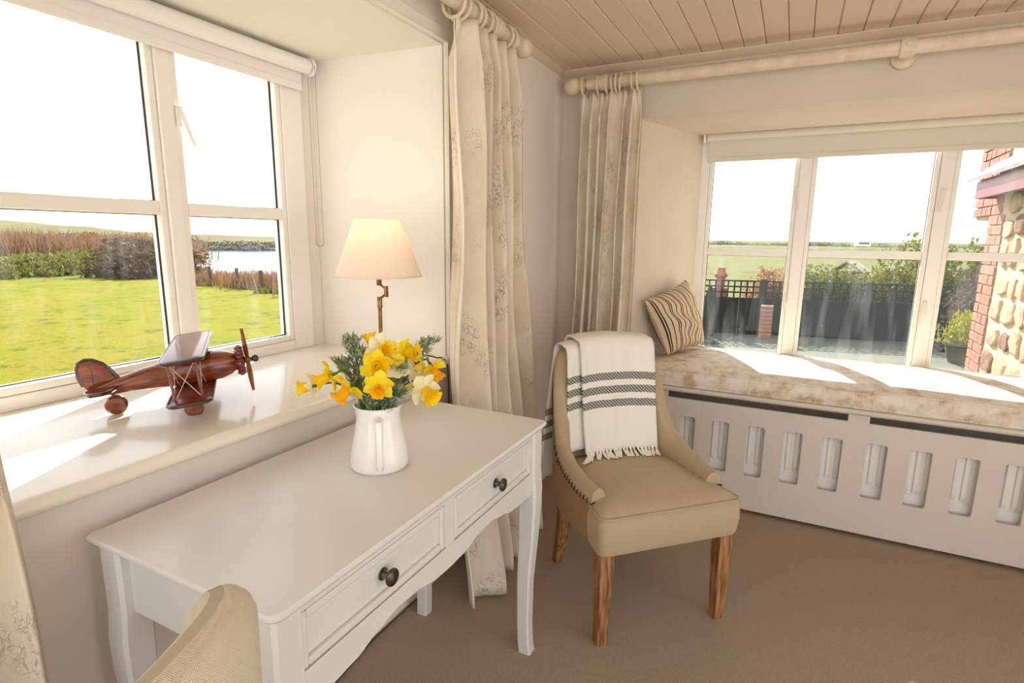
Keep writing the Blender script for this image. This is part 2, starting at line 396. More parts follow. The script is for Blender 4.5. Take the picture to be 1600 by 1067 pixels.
wl = MB()                                                   # left wall with the deep window opening
wl.box((-.64, -3.9, 0), (0, .70, .826))                     # under the sill
wl.box((-.64, -3.9, 1.943), (0, .70, 2.25))                 # lintel
wl.prism([(0, -1.093), (0, .70), (-.64, .70), (-.64, -1.20), (-.575, -1.20), (-.56, -1.14)], .826, 1.943)
wl.prism([(0, -2.92), (-.56, -2.87), (-.575, -2.81), (-.64, -2.81), (-.64, -3.9), (0, -3.9)], .826, 1.943)
tag(wl.build('wall_left', 'wall', smooth=False), 'cream painted thick wall with a deep window recess', kind='structure')
ln = MB()                                                   # painted lining of the recess
ln.prism([(0, -1.093), (-.56, -1.14), (-.56, -1.146), (0, -1.099)], .862, 1.937)
ln.box((-.56, -2.9, 1.937), (0, -1.093, 1.943))
tag(ln.build('trim_1', 'reveal', smooth=False), 'cream painted lining of the deep left window recess', kind='structure')
ar = MB()
ar.prism([(-1.093, .862), (-1.093, 1.943), (-2.92, 1.943), (-2.92, 1.99), (-1.043, 1.99), (-1.043, .862)], 0, .014, axis='x')
ar.prism([(-1.093, .862), (-1.093, 1.943), (-2.92, 1.943), (-2.92, 1.951), (-1.085, 1.951), (-1.085, .862)], .014, .020, axis='x')
tag(ar.build('trim_2', 'gloss', smooth=False, bevel=.004), 'cream painted moulding framing the left window recess', kind='structure')

wr = MB()                                                   # right wall with the window-seat recess
wr.prism([(0, 0), (.413, 0), (.614, .6), (.60, .70), (0, .70)], 0, 1.868)
wr.prism([(2.48, 0), (3.3, 0), (3.3, .70), (2.29, .70), (2.276, .6)], 0, 1.868)
wr.box((0, 0, 1.868), (3.3, .70, 2.25))
wr.box((.40, .20, 0), (2.5, .70, .545))
wr.box((.55, .59, .545), (2.34, .70, .60))
tag(wr.build('wall_right', 'wall_b', smooth=False), 'pale grey cream wall around the window seat recess', kind='structure')

tag(MB().box((2.95, -1.3, 0), (3.1, 0, 2.15)).build('wall_shading', 'wall_b', smooth=False), 'unseen short side wall added on the right to shade the corner', kind='structure')  # added out of view to darken the corner, kept short for side light
# ceiling: each painted board is a piece of its own
cb = tag(MB().box((-.05, -3.9, CZ + .014), (3.3, .05, CZ + .05)).build('ceiling', 'ceil2', smooth=False), 'cream tongue and groove boarded ceiling', kind='structure')
bd = MB(); w_ = .0875; g_ = .0009
bd.prism([(g_, .014), (g_, .004), (g_ + .0035, 0), (w_ - g_ - .0035, 0), (w_ - g_, .004), (w_ - g_, .014)], -3.9, -.001, axis='y')
b0 = bd.build('ceiling_board', 'ceil', cb, smooth=False)
for k in range(0, 37):
    o = b0 if k == 0 else b0.copy()
    if k: COL.objects.link(o); o.parent = cb
    o.location = (.503 - .0875 * 5 + .0875 * (k - 1) + .022 - .022, 0, CZ + .0005 * (k % 3))
tr = MB()
tr.prism([(0, CZ), (.034, CZ), (.034, CZ - .004), (.027, CZ - .007), (.02, CZ - .012), (.006, CZ - .022), (0, CZ - .024)], -3.9, 0, axis='y')
tag(tr.build('trim_3', 'ceil', angle=20), 'slim cream cornice moulding above the left wall', kind='structure')
tr = MB(); tr.prism([(0, CZ), (-.05, CZ), (-.05, CZ - .004), (-.042, CZ - .008), (-.03, CZ - .014), (-.008, CZ - .024), (0, CZ - .026)], 0, 3.3, axis='x')
tag(tr.build('trim_4', 'ceil', angle=20), 'slim pale cornice moulding above the window seat wall', kind='structure')
tag(MB().prism([(0, 0), (.016, 0), (.016, .09), (.008, .108), (0, .112)], -3.9, -.0, axis='y').build('baseboard_left', 'gloss', smooth=False), 'cream skirting board along the left wall', kind='structure')
tag(MB().prism([(0, 0), (-.016, 0), (-.016, .09), (-.008, .108), (0, .112)], .016, .42, axis='x').build('baseboard_right', 'gloss', smooth=False), 'cream skirting board in the corner behind the curtain', kind='structure')

# sill
sl = MB(); prof = [(-.575, .826), (.020, .826)] + [(.020 + .02 * math.cos(R(a)), .845 + .0175 * math.sin(R(a))) for a in range(-70, 91, 20)] + [(-.575, .8625)]
sl.prism(prof, -2.98, -1.03, axis='y')
tag(sl.build('trim_5', 'sill', angle=25), 'deep glossy cream window sill with rounded nose', kind='structure')

# ------------------------------------------------------------------ windows
def beadrect(mb, u0, u1, z0, z1, w, d0, d1, plane):
    """rectangular frame of members w wide, from depth d0 (front) to d1 (back), with a chamfered inner edge"""
    c = .008
    for (a0, a1, b0, b1, hor) in ((u0, u0 + w, z0, z1, 0), (u1 - w, u1, z0, z1, 0), (u0 + w, u1 - w, z0, z0 + w, 1), (u0 + w, u1 - w, z1 - w, z1, 1)):
        if plane == 'x': mb.box((min(d0, d1), a0, b0), (max(d0, d1), a1, b1))
        else: mb.box((a0, min(d0, d1), b0), (a1, max(d0, d1), b1))
def window(name, label, lights, z0, z1, zt, front, sgn, plane, us0, us1, handles):
    """lights: list of (u0,u1) clear openings; frame front face at `front`, depth grows outward with sgn"""
    root = tag(empty(name, (0, 0, 0)), label, kind='structure')
    fr = MB(); d = lambda t: front + sgn * t
    def bx(mb, u0, u1, za, zb, ta, tb):
        a, b = sorted((d(ta), d(tb)))
        if plane == 'x': mb.box((a, u0, za), (b, u1, zb))
        else: mb.box((u0, a, za), (u1, b, zb))
    us = sorted([u for l in lights for u in l])
    lo, hi = us[0], us[-1]
    bx(fr, us0, lo - .022, z0 - .06, z1 + .08, .0, .08); bx(fr, hi + .022, us1, z0 - .06, z1 + .08, .0, .08)
    bx(fr, lo - .022, hi + .022, z0 - .06, z0 - .022, .0, .08); bx(fr, lo - .022, hi + .022, z1 + .022, z1 + .08, .0, .08)
    fr.build('frame', 'frame', root, smooth=False, bevel=.004)
    inner = sorted([(a, b) for a, b in lights])
    for (a, b), (c, e_) in zip(inner, inner[1:]):
        m = MB(); bx(m, b + .022, c - .022, z0 - .022, z1 + .022, -.004, .08); m.build('mullion', 'frame', root, smooth=False, bevel=.004)
    for i, (a, b) in enumerate(inner):
        sh = MB()
        for (u0, u1, za, zb) in ((a - .0216, a, z0 - .0216, z1 + .0216), (b, b + .0216, z0 - .0216, z1 + .0216), (a, b, z0 - .0216, z0), (a, b, z1, z1 + .0216), (a, b, zt - .020, zt + .020)):
            bx(sh, u0, u1, za, zb, .004, .055)
        c = sh.build('sash', 'frame', root, smooth=False, bevel=.004)
        gk = MB()
        for (za, zb) in ((z0, zt - .02), (zt + .02, z1)):
            for (u0, u1, zc, zd) in ((a, a + .0018, za, zb), (b - .0018, b, za, zb), (a, b, za, za + .0018), (a, b, zb - .0018, zb)): bx(gk, u0, u1, zc, zd, .026, .034)
        gk.build('gasket', 'rubber', c, smooth=False)
        for (za, zb) in ((z0, zt - .02), (zt + .02, z1)):
            g = MB()
            if plane == 'x': g.add([(d(.03), a, za), (d(.03), b, za), (d(.03), b, zb), (d(.03), a, zb)], [(0, 1, 2, 3)])
            else: g.add([(a, d(.03), za), (b, d(.03), za), (b, d(.03), zb), (a, d(.03), zb)], [(0, 1, 2, 3)])
            g.build('pane', 'glass', c, smooth=False)
    for (u, z, ang, L) in handles:
        h = MB(); P_ = lambda uu, t, zz: (d(t), uu, zz) if plane == 'x' else (uu, d(t), zz)
        bx(h, u - .009, u + .009, z - .03, z + .03, -.008, .0)
        h.build('handle_plate', 'white_plastic', root, smooth=False, bevel=.003)
        h = MB(); p0 = Vector(P_(u, -.018, z + .012)); p1 = Vector(P_(u + L * math.sin(ang), -.030, z + .012 - L * math.cos(ang)))
        h.tube([P_(u, -.004, z + .012), p0], .007, 8); h.tube([p0 + Vector((0, 0, .012)), p0, vl(p0, p1, .5), p1], [.007, .0085, .0075, .006], 8, flat=.7)
        h.build('handle_lever', 'white_plastic', root)
    return root
window('window_1', 'cream three light casement window looking over the meadow and lake', [(-1.67, -1.315), (-2.255, -1.76), (-2.70, -2.345)], .922, 1.86, 1.374, -.56, -1, 'x', -2.81, -1.20, [(-1.681, 1.645, R(16), .10)])
window('window_2', 'cream three light casement window above the seat looking onto the patio', [(.678, 1.093), (1.193, 1.696), (1.797, 2.212)], .64, 1.80, 1.233, .60, 1, 'y', .60, 2.29, [(1.112, 1.55, R(8), .10), (1.102, .99, R(8), .10), (1.742, 1.53, R(-6), .10), (1.735, .98, R(-6), .10)])

# ------------------------------------------------------------------ roller blinds
def blind(name, label, plane, u0, u1, zt, depth, drop, tube_r, cloth, chain_u=None):
    root = empty(name, (0, 0, 0), 0, label, 'blind')
    ax = (0, 1, 0) if plane == 'x' else (1, 0, 0)
    at = (depth, u0, zt) if plane == 'x' else (u0, depth, zt)
    MB().lathe([(tube_r, .012), (tube_r, u1 - u0 - .012)], 20, at, ax).build('roller', cloth, root)
    f = MB(); off = tube_r * (1 if plane == 'x' else -1) * -.9
    fx = depth + off
    if plane == 'x': f.box((fx - .0006, u0 + .02, zt - drop), (fx + .0006, u1 - .02, zt))
    else: f.box((u0 + .02, fx - .0006, zt - drop), (u1 - .02, fx + .0006, zt))
    f.build('fabric', cloth, root, smooth=False)
    b = MB()
    if plane == 'x': b.box((fx - .005, u0 + .02, zt - drop - .004), (fx + .005, u1 - .02, zt - drop + .022))
    else: b.box((u0 + .02, fx - .005, zt - drop - .004), (u1 - .02, fx + .005, zt - drop + .022))
    b.build('bottom_bar', cloth, root, smooth=False, bevel=.003)
    for u in (u0, u1):
        k = MB(); c = (depth, u - .006, zt) if plane == 'x' else (u - .006, depth, zt)
        k.lathe([(tube_r + .004, 0), (tube_r + .006, .003), (tube_r + .006, .009), (tube_r + .004, .012)], 20, c, ax)
        k.build('bracket', 'white_plastic', root)
    if chain_u is not None:
        ch = MB(); pts = []
        zb = 1.255; z_ = zt
        x1, x2 = depth + tube_r + .006, depth - tube_r * .2
        while z_ > zb + .015: pts.append((x1, chain_u, z_)); z_ -= .006
        for a in range(0, 181, 15): pts.append(((x1 + x2) / 2 + (x1 - x2) / 2 * math.cos(R(a)), chain_u, zb + .015 - .013 * math.sin(R(a))))
        z_ = zb + .015
        while z_ < zt: pts.append((x2, chain_u, z_)); z_ += .006
        for p in pts:
            ch.lathe([(.0003, -.002), (.0019, -.0008), (.0019, .0008), (.0003, .002)], 5, p)
        ch.build('bead_chain', 'steel', root)
    return root
blind('roller_blind', 'white roller blind rolled up above the meadow window with bead chain', 'x', -2.82, -1.195, 1.900, -.515, .078, .026, 'blindwhite', -1.20)
blind('roller_blind', 'beige roller blind half a hand down above the window seat', 'y', .63, 2.27, 1.852, .555, .125, .020, 'blindfab')

# ------------------------------------------------------------------ curtain poles, rings, curtains
def ring_mesh(R0=.042, r=.0058):
    m = MB(); rings = []
    for i in range(29):
        a = 2 * math.pi * i / 28; c = Vector((math.cos(a) * R0, 0, math.sin(a) * R0))
        rings.append([c + Vector((math.cos(a), 0, math.sin(a))) * (r * math.cos(2 * math.pi * k / 8)) + Vector((0, r * math.sin(2 * math.pi * k / 8), 0)) for k in range(8)])
    m.loft(rings, True, False); return m
def pole(name, label, p0, p1, r, finials, brackets, wallvec):
    d = (Vector(p1) - Vector(p0)); L = d.length; d.normalize()
    root = empty(name, p0, 0, label, 'curtain pole')
    MB().lathe([(r, 0), (r, L)], 20, (0, 0, 0), d).build('rod', 'pole', root)
    for t, sg in finials:
        c = d * t; a = d * sg
        MB().lathe([(r, -.03), (r, 0), (r * .62, .004), (r * .62, .014), (r * 1.12, .018), (r * 1.12, .026), (r * .7, .03), (r * .72, .034), (r * 1.1, .044), (r * 1.42, .062), (r * 1.5, .078), (r * 1.38, .096), (r * .95, .112), (r * .3, .120), (.001, .121)], 24, c, a).build('finial', 'pole', root)
    for t in brackets:
        b = MB(); c = d * t; w = Vector(wallvec)
        b.lathe([(r * 1.30, -.024), (r * 1.42, -.012), (r * 1.45, 0), (r * 1.42, .012), (r * 1.30, .024)], 24, c, d)
        wl_ = w.length; b.lathe([(r * .8, r), (r * .6, wl_ * .55), (r * .75, wl_ * .72), (r * 1.6, wl_ * .82), (r * 1.7, wl_ * .999)], 20, c + Vector((0, 0, -r * .55)), w)
        o = b.build('bracket', 'pole', root)
        MB().lathe([(.009, 0), (.009, .002), (.006, .004), (.001, .0045)], 12, c - w.normalized() * (r * 1.43) + Vector((0, 0, .004)), -w).build('screw_cap', 'pole', o)
    return root
POA = Vector((.092, 0, 2.040)); POB = Vector((0, -.09, 2.027))
pole('curtain_pole', 'cream turned wooden curtain pole above the meadow window', (.092, -3.4, 2.040), (.092, -.74, 2.040), .0265, [(2.66, 1)], [2.50, .3], (-.092, 0, 0))
pole('curtain_pole', 'cream turned wooden curtain pole running over the window seat', (.165, -.09, 2.027), (3.1, -.09, 2.027), .0265, [(0, -1)], [.085, 1.275, 2.6], (0, .09, 0))
ring0 = None
ORD = ['first', 'second', 'third', 'fourth', 'fifth', 'sixth', 'seventh', 'eighth']
def ring(loc, rz, tilt, label, group):
    global ring0
    if ring0 is None:
        ring0 = empty('curtain_ring', loc)
        ring_mesh().build('hoop', 'pole', ring0)
        MB().tube([(0, 0, -.046), (0, 0, -.052), (.003, 0, -.057), (0, 0, -.061)], .0016, 6).build('eyelet', 'brass', ring0)
        o = ring0
    else: o = copy_tree(ring0)
    o.location = loc; o.rotation_euler = (tilt, 0, rz); tag(o, label, 'curtain ring', group)
for k, y in enumerate((-.80, -.83, -.955, -.985, -1.035, -1.06, -1.13, -1.165)):
    ring((.092, y, 2.029), 0, R(random.uniform(-9, 9)), ORD[k] + ' cream wooden ring from the far finial on the meadow window pole', 'rings on the meadow window pole')
for k, x in enumerate((.145, .222, .262, .290, .311, .333, .386, .412)):
    ring((x, -.09, 2.016), R(90), R(random.uniform(-7, 7)), ORD[k] + ' cream wooden ring from the corner finial on the window seat pole', 'rings on the window seat pole')

def curtain(name, label, t0, t1, b0, b1, ztop, zbot, nrm, n, amp0, amp1, seed, width, tag_lining=True, bulge=None, head=.11):
    rnd = random.Random(seed); ph = [rnd.uniform(0, 6.28) for _ in range(6)]
    root = empty(name, (0, 0, 0), 0, label, 'curtain'); nrm = Vector(nrm).normalized()
    def fn(u, v):
        base = vl((t0[0], t0[1], ztop), (b0[0], b0[1], zbot), v) * (1 - u) + vl((t1[0], t1[1], ztop), (b1[0], b1[1], zbot), v) * u
        uu = u + .030 * math.sin(6.28 * u * 1.7 + ph[0]) + .018 * math.sin(5 * v + ph[1] + 4 * u) * sm(v * 2)
        a = lerp(amp0, amp1, sm(v))
        w1 = math.sin(2 * math.pi * n * uu + ph[2])
        hd = sm((v * (ztop - zbot) - .02) / head)          # pinched heading tape
        w2 = math.sin(2 * math.pi * n * 2 * uu + ph[3])
        off = a * (w1 * (.35 + .65 * hd) + .35 * w2 * (1 - hd) + .22 * math.sin(2 * math.pi * n * .5 * uu + ph[4] + 2 * v))
        tang = (Vector((t1[0] - t0[0], t1[1] - t0[1], 0))).normalized()
        p = base + nrm * off + tang * (.012 * math.cos(2 * math.pi * n * uu + ph[2]) * hd + .006 * math.sin(9 * v + ph[5]) * sm(v * 1.5))
        p += nrm * (.006 * math.sin(14 * v + 9 * u + ph[1]) * hd)
        if bulge: p += Vector(bulge(u, v))
        return p
    nv = 64
    c = MB().grid(fn, n * 14, nv, (width, ztop - zbot)).build('cloth', 'curtain', root, angle=180, solid=.005)
    lm = MB().grid(lambda u, v: fn(-.012 + u * .010, v) - nrm * .004, 1, nv).build('lining_edge', 'lining', root, angle=180, solid=.004) if tag_lining else None
    return root
def bulgeA(u, v):
    k = sm((v - .55) / .45); j = sm((v - .80) / .2)
    return (k * .03 + j * (.075 * (1 - u) ** 2), -.05 * j * (1 - u) ** 2, 0)
curtain('curtain', 'long floral linen curtain hanging between the meadow window and the corner', (.115, -1.165), (.105, -.800), (.155, -1.225), (.135, -.68), 1.992, .012, (1, 0, 0), 5, .038, .058, 3, 1.5, bulge=bulgeA)
curtain('curtain', 'floral linen curtain drawn back in the corner beside the window seat', (.128, -.100), (.428, -.100), (.112, -.100), (.392, -.100), 1.978, .012, (0, -1, 0), 6, .026, .038, 11, 1.4, tag_lining=False)
curtain('curtain', 'floral linen curtain edge at the far left in front of the sill', (.078, -2.435), (.078, -2.86), (.078, -2.405), (.078, -2.90), 1.992, .012, (1, 0, 0), 6, .026, .026, 21, 1.4, tag_lining=False)
# looped cord on the wall
lp = MB(); lp.tube(bez((.006, -.62, .66), (.05, -.64, .69), (.06, -.60, .56), (.012, -.61, .60), 16), .0035, 8)
lp.lathe([(.010, 0), (.009, .006), (.005, .010)], 12, (0.0, -.615, .645), (1, 0, 0))
tag(lp.build('tieback_loop', 'white_plastic'), 'small white cord loop hooked on the wall behind the tan chair', 'cord loop')

# ------------------------------------------------------------------ window seat: casing, radiator, ledge, cushion
x0, x1 = .425, 2.47
slots = [rrect(.694 + .1565 * k, .694 + .1565 * k + .077, .190, .440, .010) for k in range(5)] + [rrect(1.4865 + .1565 * k, 1.4865 + .1565 * k + .077, .190, .440, .010) for k in range(5)]
longs = [rrect(.634, 1.406, .529, .5600, .003, 2), rrect(1.487, 2.262, .529, .5600, .003, 2)]
bench = empty('radiator_cover', (0, 0, 0), 0, 'grey painted radiator cover with upright slots under the window seat', 'radiator cover')
p = holed('front_panel', [(x0, .018), (x1, .018), (x1, .566), (x0, .566)], slots + longs, .018, 'bench', bench, bevel=.0015); p.location = (0, -.061, 0)
for xs in (x0, x1 - .02): MB().box((xs, -.0515, .0), (xs + .02, -.002, .56)).build('side_panel', 'bench', bench, smooth=False)
sb = MB(); prof = [(.588, .566), (-.085, .566)] + [(-.085 + .016 * math.cos(R(a)), .580 + .014 * math.sin(R(a))) for a in range(250, 100, -20)] + [(-.085, .595), (.588, .595)]
def ledge(mb):
    rings = []
    for yy, zz in prof:
        xa = .416 + .335 * max(0, yy) ; xb = 2.477 - .335 * max(0, yy)
        if yy < 0: xa, xb = .42, 2.475
        rings.append((xa, xb, yy, zz))
    n = len(rings); v = [(a, y, z) for a, b, y, z in rings] + [(b, y, z) for a, b, y, z in rings]
    mb.add(v, [tuple(range(n)), tuple(range(n, 2 * n))[::-1]] + [(i, (i + 1) % n, n + (i + 1) % n, n + i) for i in range(n)])
ledge(sb); tag(sb.build('window_seat', 'bench', angle=25), 'grey painted seat board with rounded front edge on the radiator cover', 'window seat')
rad = empty('radiator', (0, 0, 0), 0, 'white fluted panel radiator seen through the slots of the cover', 'radiator')
rb = MB(); pts = []; nfl = 55; xa, xb = .55, 2.36
pw = (xb - xa) / nfl
def radf(u, v):
    x = lerp(xa, xb, u); ph = ((x - xa) / pw) % 1.0; z = lerp(.232, .50, v)
    e = sm(min(v, 1 - v) / .10); d_ = .010 * (1 if .22 < ph < .78 else 0) * e
    return (x, -.026 - d_, z)
pv = []; us = []
for k in range(nfl):
    for q in (0, .20, .26, .74, .80): us.append((k + q) / nfl)
us.append(1.0)
vs = [0, .03, .08, .12, .5, .88, .92, .97, 1]
vv = [radf(u, v) for v in vs for u in us]; nu = len(us)
rb.add(vv, [(j * nu + i, j * nu + i + 1, (j + 1) * nu + i + 1, (j + 1) * nu + i) for j in range(len(vs) - 1) for i in range(nu - 1)])
rb.box((xa, -.030, .165), (xb, -.008, .232)).box((xa, -.030, .50), (xb, -.008, .515)).box((xa, -.012, .165), (xb, -.008, .51))
rb.build('fluted_panel', 'radiator', rad, angle=30)
for xs in (.60, 2.28): MB().box((xs, -.03, 0), (xs + .03, -.010, .17)).build('foot', 'radiator', rad, smooth=False)

# seat cushion
def cush_pt(u, v, z):
    y = lerp(-.094, .580, v); xa = (.430 if y < 0 else .430 + .335 * y) ; xb = (2.465 if y < 0 else 2.465 - .335 * y)
    return Vector((lerp(xa, xb, u), y, z))
def cushion():
    mb = MB(); nu, nv = 60, 24; zb, zt = .597, .682
    def edge(t): return min(1, min(t, 1 - t))
    top = []
    for j in range(nv + 1):
        for i in range(nu + 1):
            u, v = i / nu, j / nv
            eu = min(u, 1 - u) * 2.03; ev = min(v, 1 - v) * .67
            d = min(eu, ev); k = sm(d / .05)
            dome = .018 * sm(min(eu, .25) / .25) * sm(min(ev, .25) / .25)
            w = .003 * math.sin(17 * u + 9 * v) * math.sin(11 * v + 5 * u) * k
            top.append(cush_pt(u, v, zt - .010 * (1 - k) + dome + w))
    f = [(j * (nu + 1) + i, j * (nu + 1) + i + 1, (j + 1) * (nu + 1) + i + 1, (j + 1) * (nu + 1) + i) for j in range(nv) for i in range(nu)]
    mb.add(top, f)
    per = [(i / nu, 0) for i in range(nu)] + [(1, j / nv) for j in range(nv)] + [(1 - i / nu, 1) for i in range(nu)] + [(0, 1 - j / nv) for j in range(nv)]
    rings = []
    for z, o in ((zt - .010, 0), (zt - .02, .007), ((zt + zb) / 2, .010), (zb + .012, .007), (zb, 0)):
        r = []
        for u, v in per:
            q = cush_pt(u, v, z); r.append(q + Vector(((-o if u == 0 else 0) * .4 + (o if u == 1 else 0) * .4, -o if v == 0 else (o * .5 if v == 1 else 0), .002 * math.sin(40 * u + 13 * v) if z > zb + .001 and z < zt - .011 else 0)))
        rings.append(r)
    mb.loft(rings, True, False); mb.add(rings[-1], [tuple(range(len(per)))])
    return mb, per
mb, per = cushion()
sc = empty('seat_cushion', (0, 0, 0), 0, 'long cream and ochre damask cushion covering the window seat', 'cushion')
mb.build('pad', 'seatcush', sc, angle=40)
for z in (.674, .600):
    MB().tube([cush_pt(u, v, z) + Vector((0, -.004 if v == 0 else .002 if v == 1 else 0, 0)) for u, v in per + [per[0]]], .0042, 6).build('piping', 'seatcush', sc)

# striped pillows
def pillow(name, label, TL, TR, BR, BL, puff, group):
    root = empty(name, tuple(BL), 0, label, 'pillow', group); O = Vector(BL)
    TL, TR, BR, BL = [Vector(p) - O for p in (TL, TR, BR, BL)]
    nrm = (BR - BL).cross(TL - BL).normalized()
    mb = MB(); n = 28
    for sg in (1, -1):
        def fn(u, v):
            a = 1 - abs(2 * u - 1) ** 2.2; b = 1 - abs(2 * v - 1) ** 2.2
            pin = 1 - .07 * (math.sin(math.pi * u) * abs(2 * v - 1) ** 3); pin2 = 1 - .07 * (math.sin(math.pi * v) * abs(2 * u - 1) ** 3)
            uu = .5 + (u - .5) * pin2; vv_ = .5 + (v - .5) * pin
            p = (BL * (1 - uu) + BR * uu) * (1 - vv_) + (TL * (1 - uu) + TR * uu) * vv_
            h = puff * (max(a, 0) * max(b, 0)) ** .55
            h += .007 * math.sin(16 * v + 3 * u) * a * b + .006 * math.sin(13 * u + 21 * v) * a * b
            return p + nrm * (sg * h) + (BR - BL).normalized() * (.004 * math.sin(13 * v + 2) * a)
        mb.grid(fn, n, n, (1, 1))
    mb.build('cover', 'ticking', root, angle=180)
    return root
pillow('scatter_pillow', 'striped ticking pillow leaning in the corner of the window seat', (.470, .015, .992), (.610, .372, 1.085), (.716, .494, .712), (.590, .100, .704), .082, 'striped ticking pillows')
pillow('scatter_pillow', 'striped ticking pillow at the far right end of the window seat', (2.235, .455, 1.06), (2.365, .10, .99), (2.285, .125, .704), (2.150, .520, .712), .06, 'striped ticking pillows')

# ------------------------------------------------------------------ desk
desk = empty('writing_desk', (.283, -1.83, 0), 0, 'pale grey painted writing desk with two drawers and scalloped apron', 'desk')
DX0, DX1, DY0, DY1 = -.242, .242, -.495, .490
ZT = .767
tp = MB(); ol = []
for cx, cy, a0 in ((DX1 - .02, DY1 - .02, 0), (DX0 + .01, DY1 - .01, 90), (DX0 + .01, DY0 + .01, 180), (DX1 - .02, DY0 + .02, 270)):
    r = .02 if cx > 0 else .01
    for k in range(7): ol.append((cx + r * math.cos(R(a0 + 15 * k)), cy + r * math.sin(R(a0 + 15 * k))))
def inset(s_): return [(x - math.copysign(s_, x), y - math.copysign(s_, y)) for x, y in ol]
tp.loft([[(x, y, z) for x, y in inset(i)] for i, z in ((.014, ZT - .024), (.008, ZT - .019), (.004, ZT - .013), (0, ZT - .009), (0, ZT - .004), (.003, ZT))])
tp.build('table_top', 'desk', desk, angle=30)
def desk_leg(sx, sy):
    mb = MB(); rings = []
    for z, w, ox, oy in ((.745, .028, 0, 0), (.62, .028, .0, .0), (.56, .029, .003, .003), (.50, .028, .003, .003), (.40, .025, .001, .001), (.25, .021, -.005, -.004), (.10, .020, -.005, -.004), (.03, .020, -.002, -.002), (0, .0205, .001, .001)):
        cx = sx * (.198 + ox); cy = sy * (.455 + oy); c = w * .78
        ring_ = []
        for a, b in ((1, .78), (.78, 1), (-.78, 1), (-1, .78), (-1, -.78), (-.78, -1), (.78, -1), (1, -.78)):
            ring_.append((cx + a * w, cy + b * w, z))
        rings.append(ring_)
    return mb.loft(rings[::-1])
for sx in (1, -1):
    for sy in (1, -1): desk_leg(sx, sy).build('leg', 'desk', desk, angle=30)
# front frame: top rail, stile between drawers, scalloped apron
fx0, fx1 = .186, .214
MB().box((fx0, -.43, .722), (fx1, .43, .744)).build('top_rail', 'desk', desk, smooth=False, bevel=.001)
MB().box((fx0, -.0195, .616), (fx1, .0165, .722)).build('centre_stile', 'desk', desk, smooth=False, bevel=.0015)
SC = [(0, .560), (.06, .563), (.13, .577), (.19, .580), (.25, .568), (.31, .553), (.37, .548), (.43, .548)]
ap = MB(); ys = [i * .43 / 40 for i in range(-40, 41)]
ap.prism([(y, interp(SC, abs(y))) for y in ys] + [(.43, .616), (-.43, .616)], fx0, fx1, axis='x')
ap.build('front_apron', 'desk', desk, smooth=False)
for sy in (1, -1):
    MB().box((-.19, sy * .455 - .008, .618), (.19, sy * .455 + .008, .744)).build('side_apron', 'desk', desk, smooth=False)
MB().box((-.21, -.43, .618), (-.19, .43, .744)).build('back_panel', 'desk', desk, smooth=False)
for (a, b) in ((-.428, -.0215), (.0185, .428)):
    yc = (a + b) / 2
    h = (b - a) / 2; z0, z1 = .619, .7205
    f = MB(); f.box((.190, -h, z0), (.206, h, z1)); dr = f.build('drawer', 'desk', desk, smooth=False); dr.location = (0, yc, 0)
    fm = MB(); w = .016
    for (p, q, zz, ze) in ((-h, -h + w, z0, z1), (h - w, h, z0, z1), (-h + w, h - w, z0, z0 + w), (-h + w, h - w, z1 - w, z1)): fm.box((.204, p, zz), (.2145, q, ze))
    c = .006
    fm.build('drawer_frame', 'desk', dr, smooth=False, bevel=.0035)
    MB().box((-.17, -h + .02, z0 + .005), (.19, h - .02, z0 + .012)).build('drawer_box', 'desk', dr, smooth=False)
    MB().lathe([(.0125, 0), (.0125, .002), (.0085, .004), (.0065, .009), (.0065, .013), (.010, .016), (.0165, .020), (.0175, .0235), (.0165, .026), (.014, .027), (.0135, .0255), (.0105, .0265), (.0095, .0285), (.006, .0295), (.0005, .030)], 24, (.206, .003, .669), (1, 0, 0)).build('knob', 'pewter', dr)

# ------------------------------------------------------------------ upholstered chairs
HALF = [(-.245, -.165), (-.258, -.10), (-.262, 0), (-.258, .09), (-.247, .155), (-.228, .205), (-.19, .236), (-.13, .252), (-.06, .260), (0, .262)]
TOPZ = [(-.165, .512), (-.10, .518), (0, .533), (.08, .556), (.125, .590), (.16, .665), (.185, .765), (.205, .835), (.222, .868), (.236, .882), (.252, .893), (.262, .900)]
def chair_path(n=64, scale=1.0):
    pts = [Vector((x, y)) for x, y in HALF] + [Vector((-x, y)) for x, y in HALF[-2::-1]]
    cum = [0]
    for a, b in zip(pts, pts[1:]): cum.append(cum[-1] + (b - a).length)
    out = []
    for i in range(n + 1):
        t = cum[-1] * i / n
        for k in range(len(pts) - 1):
            if t <= cum[k + 1] + 1e-9:
                out.append(pts[k].lerp(pts[k + 1], (t - cum[k]) / (cum[k + 1] - cum[k]))); break
    for _ in range(3):
        out = [out[0]] + [(out[i - 1] + out[i] * 2 + out[i + 1]) / 4 for i in range(1, len(out) - 1)] + [out[-1]]
    return out, cum[-1]
TOPZ2 = [(-.165, .512), (-.10, .518), (0, .533), (.08, .556), (.115, .62), (.15, .78), (.175, .872), (.20, .893), (.23, .898), (.262, .900)]
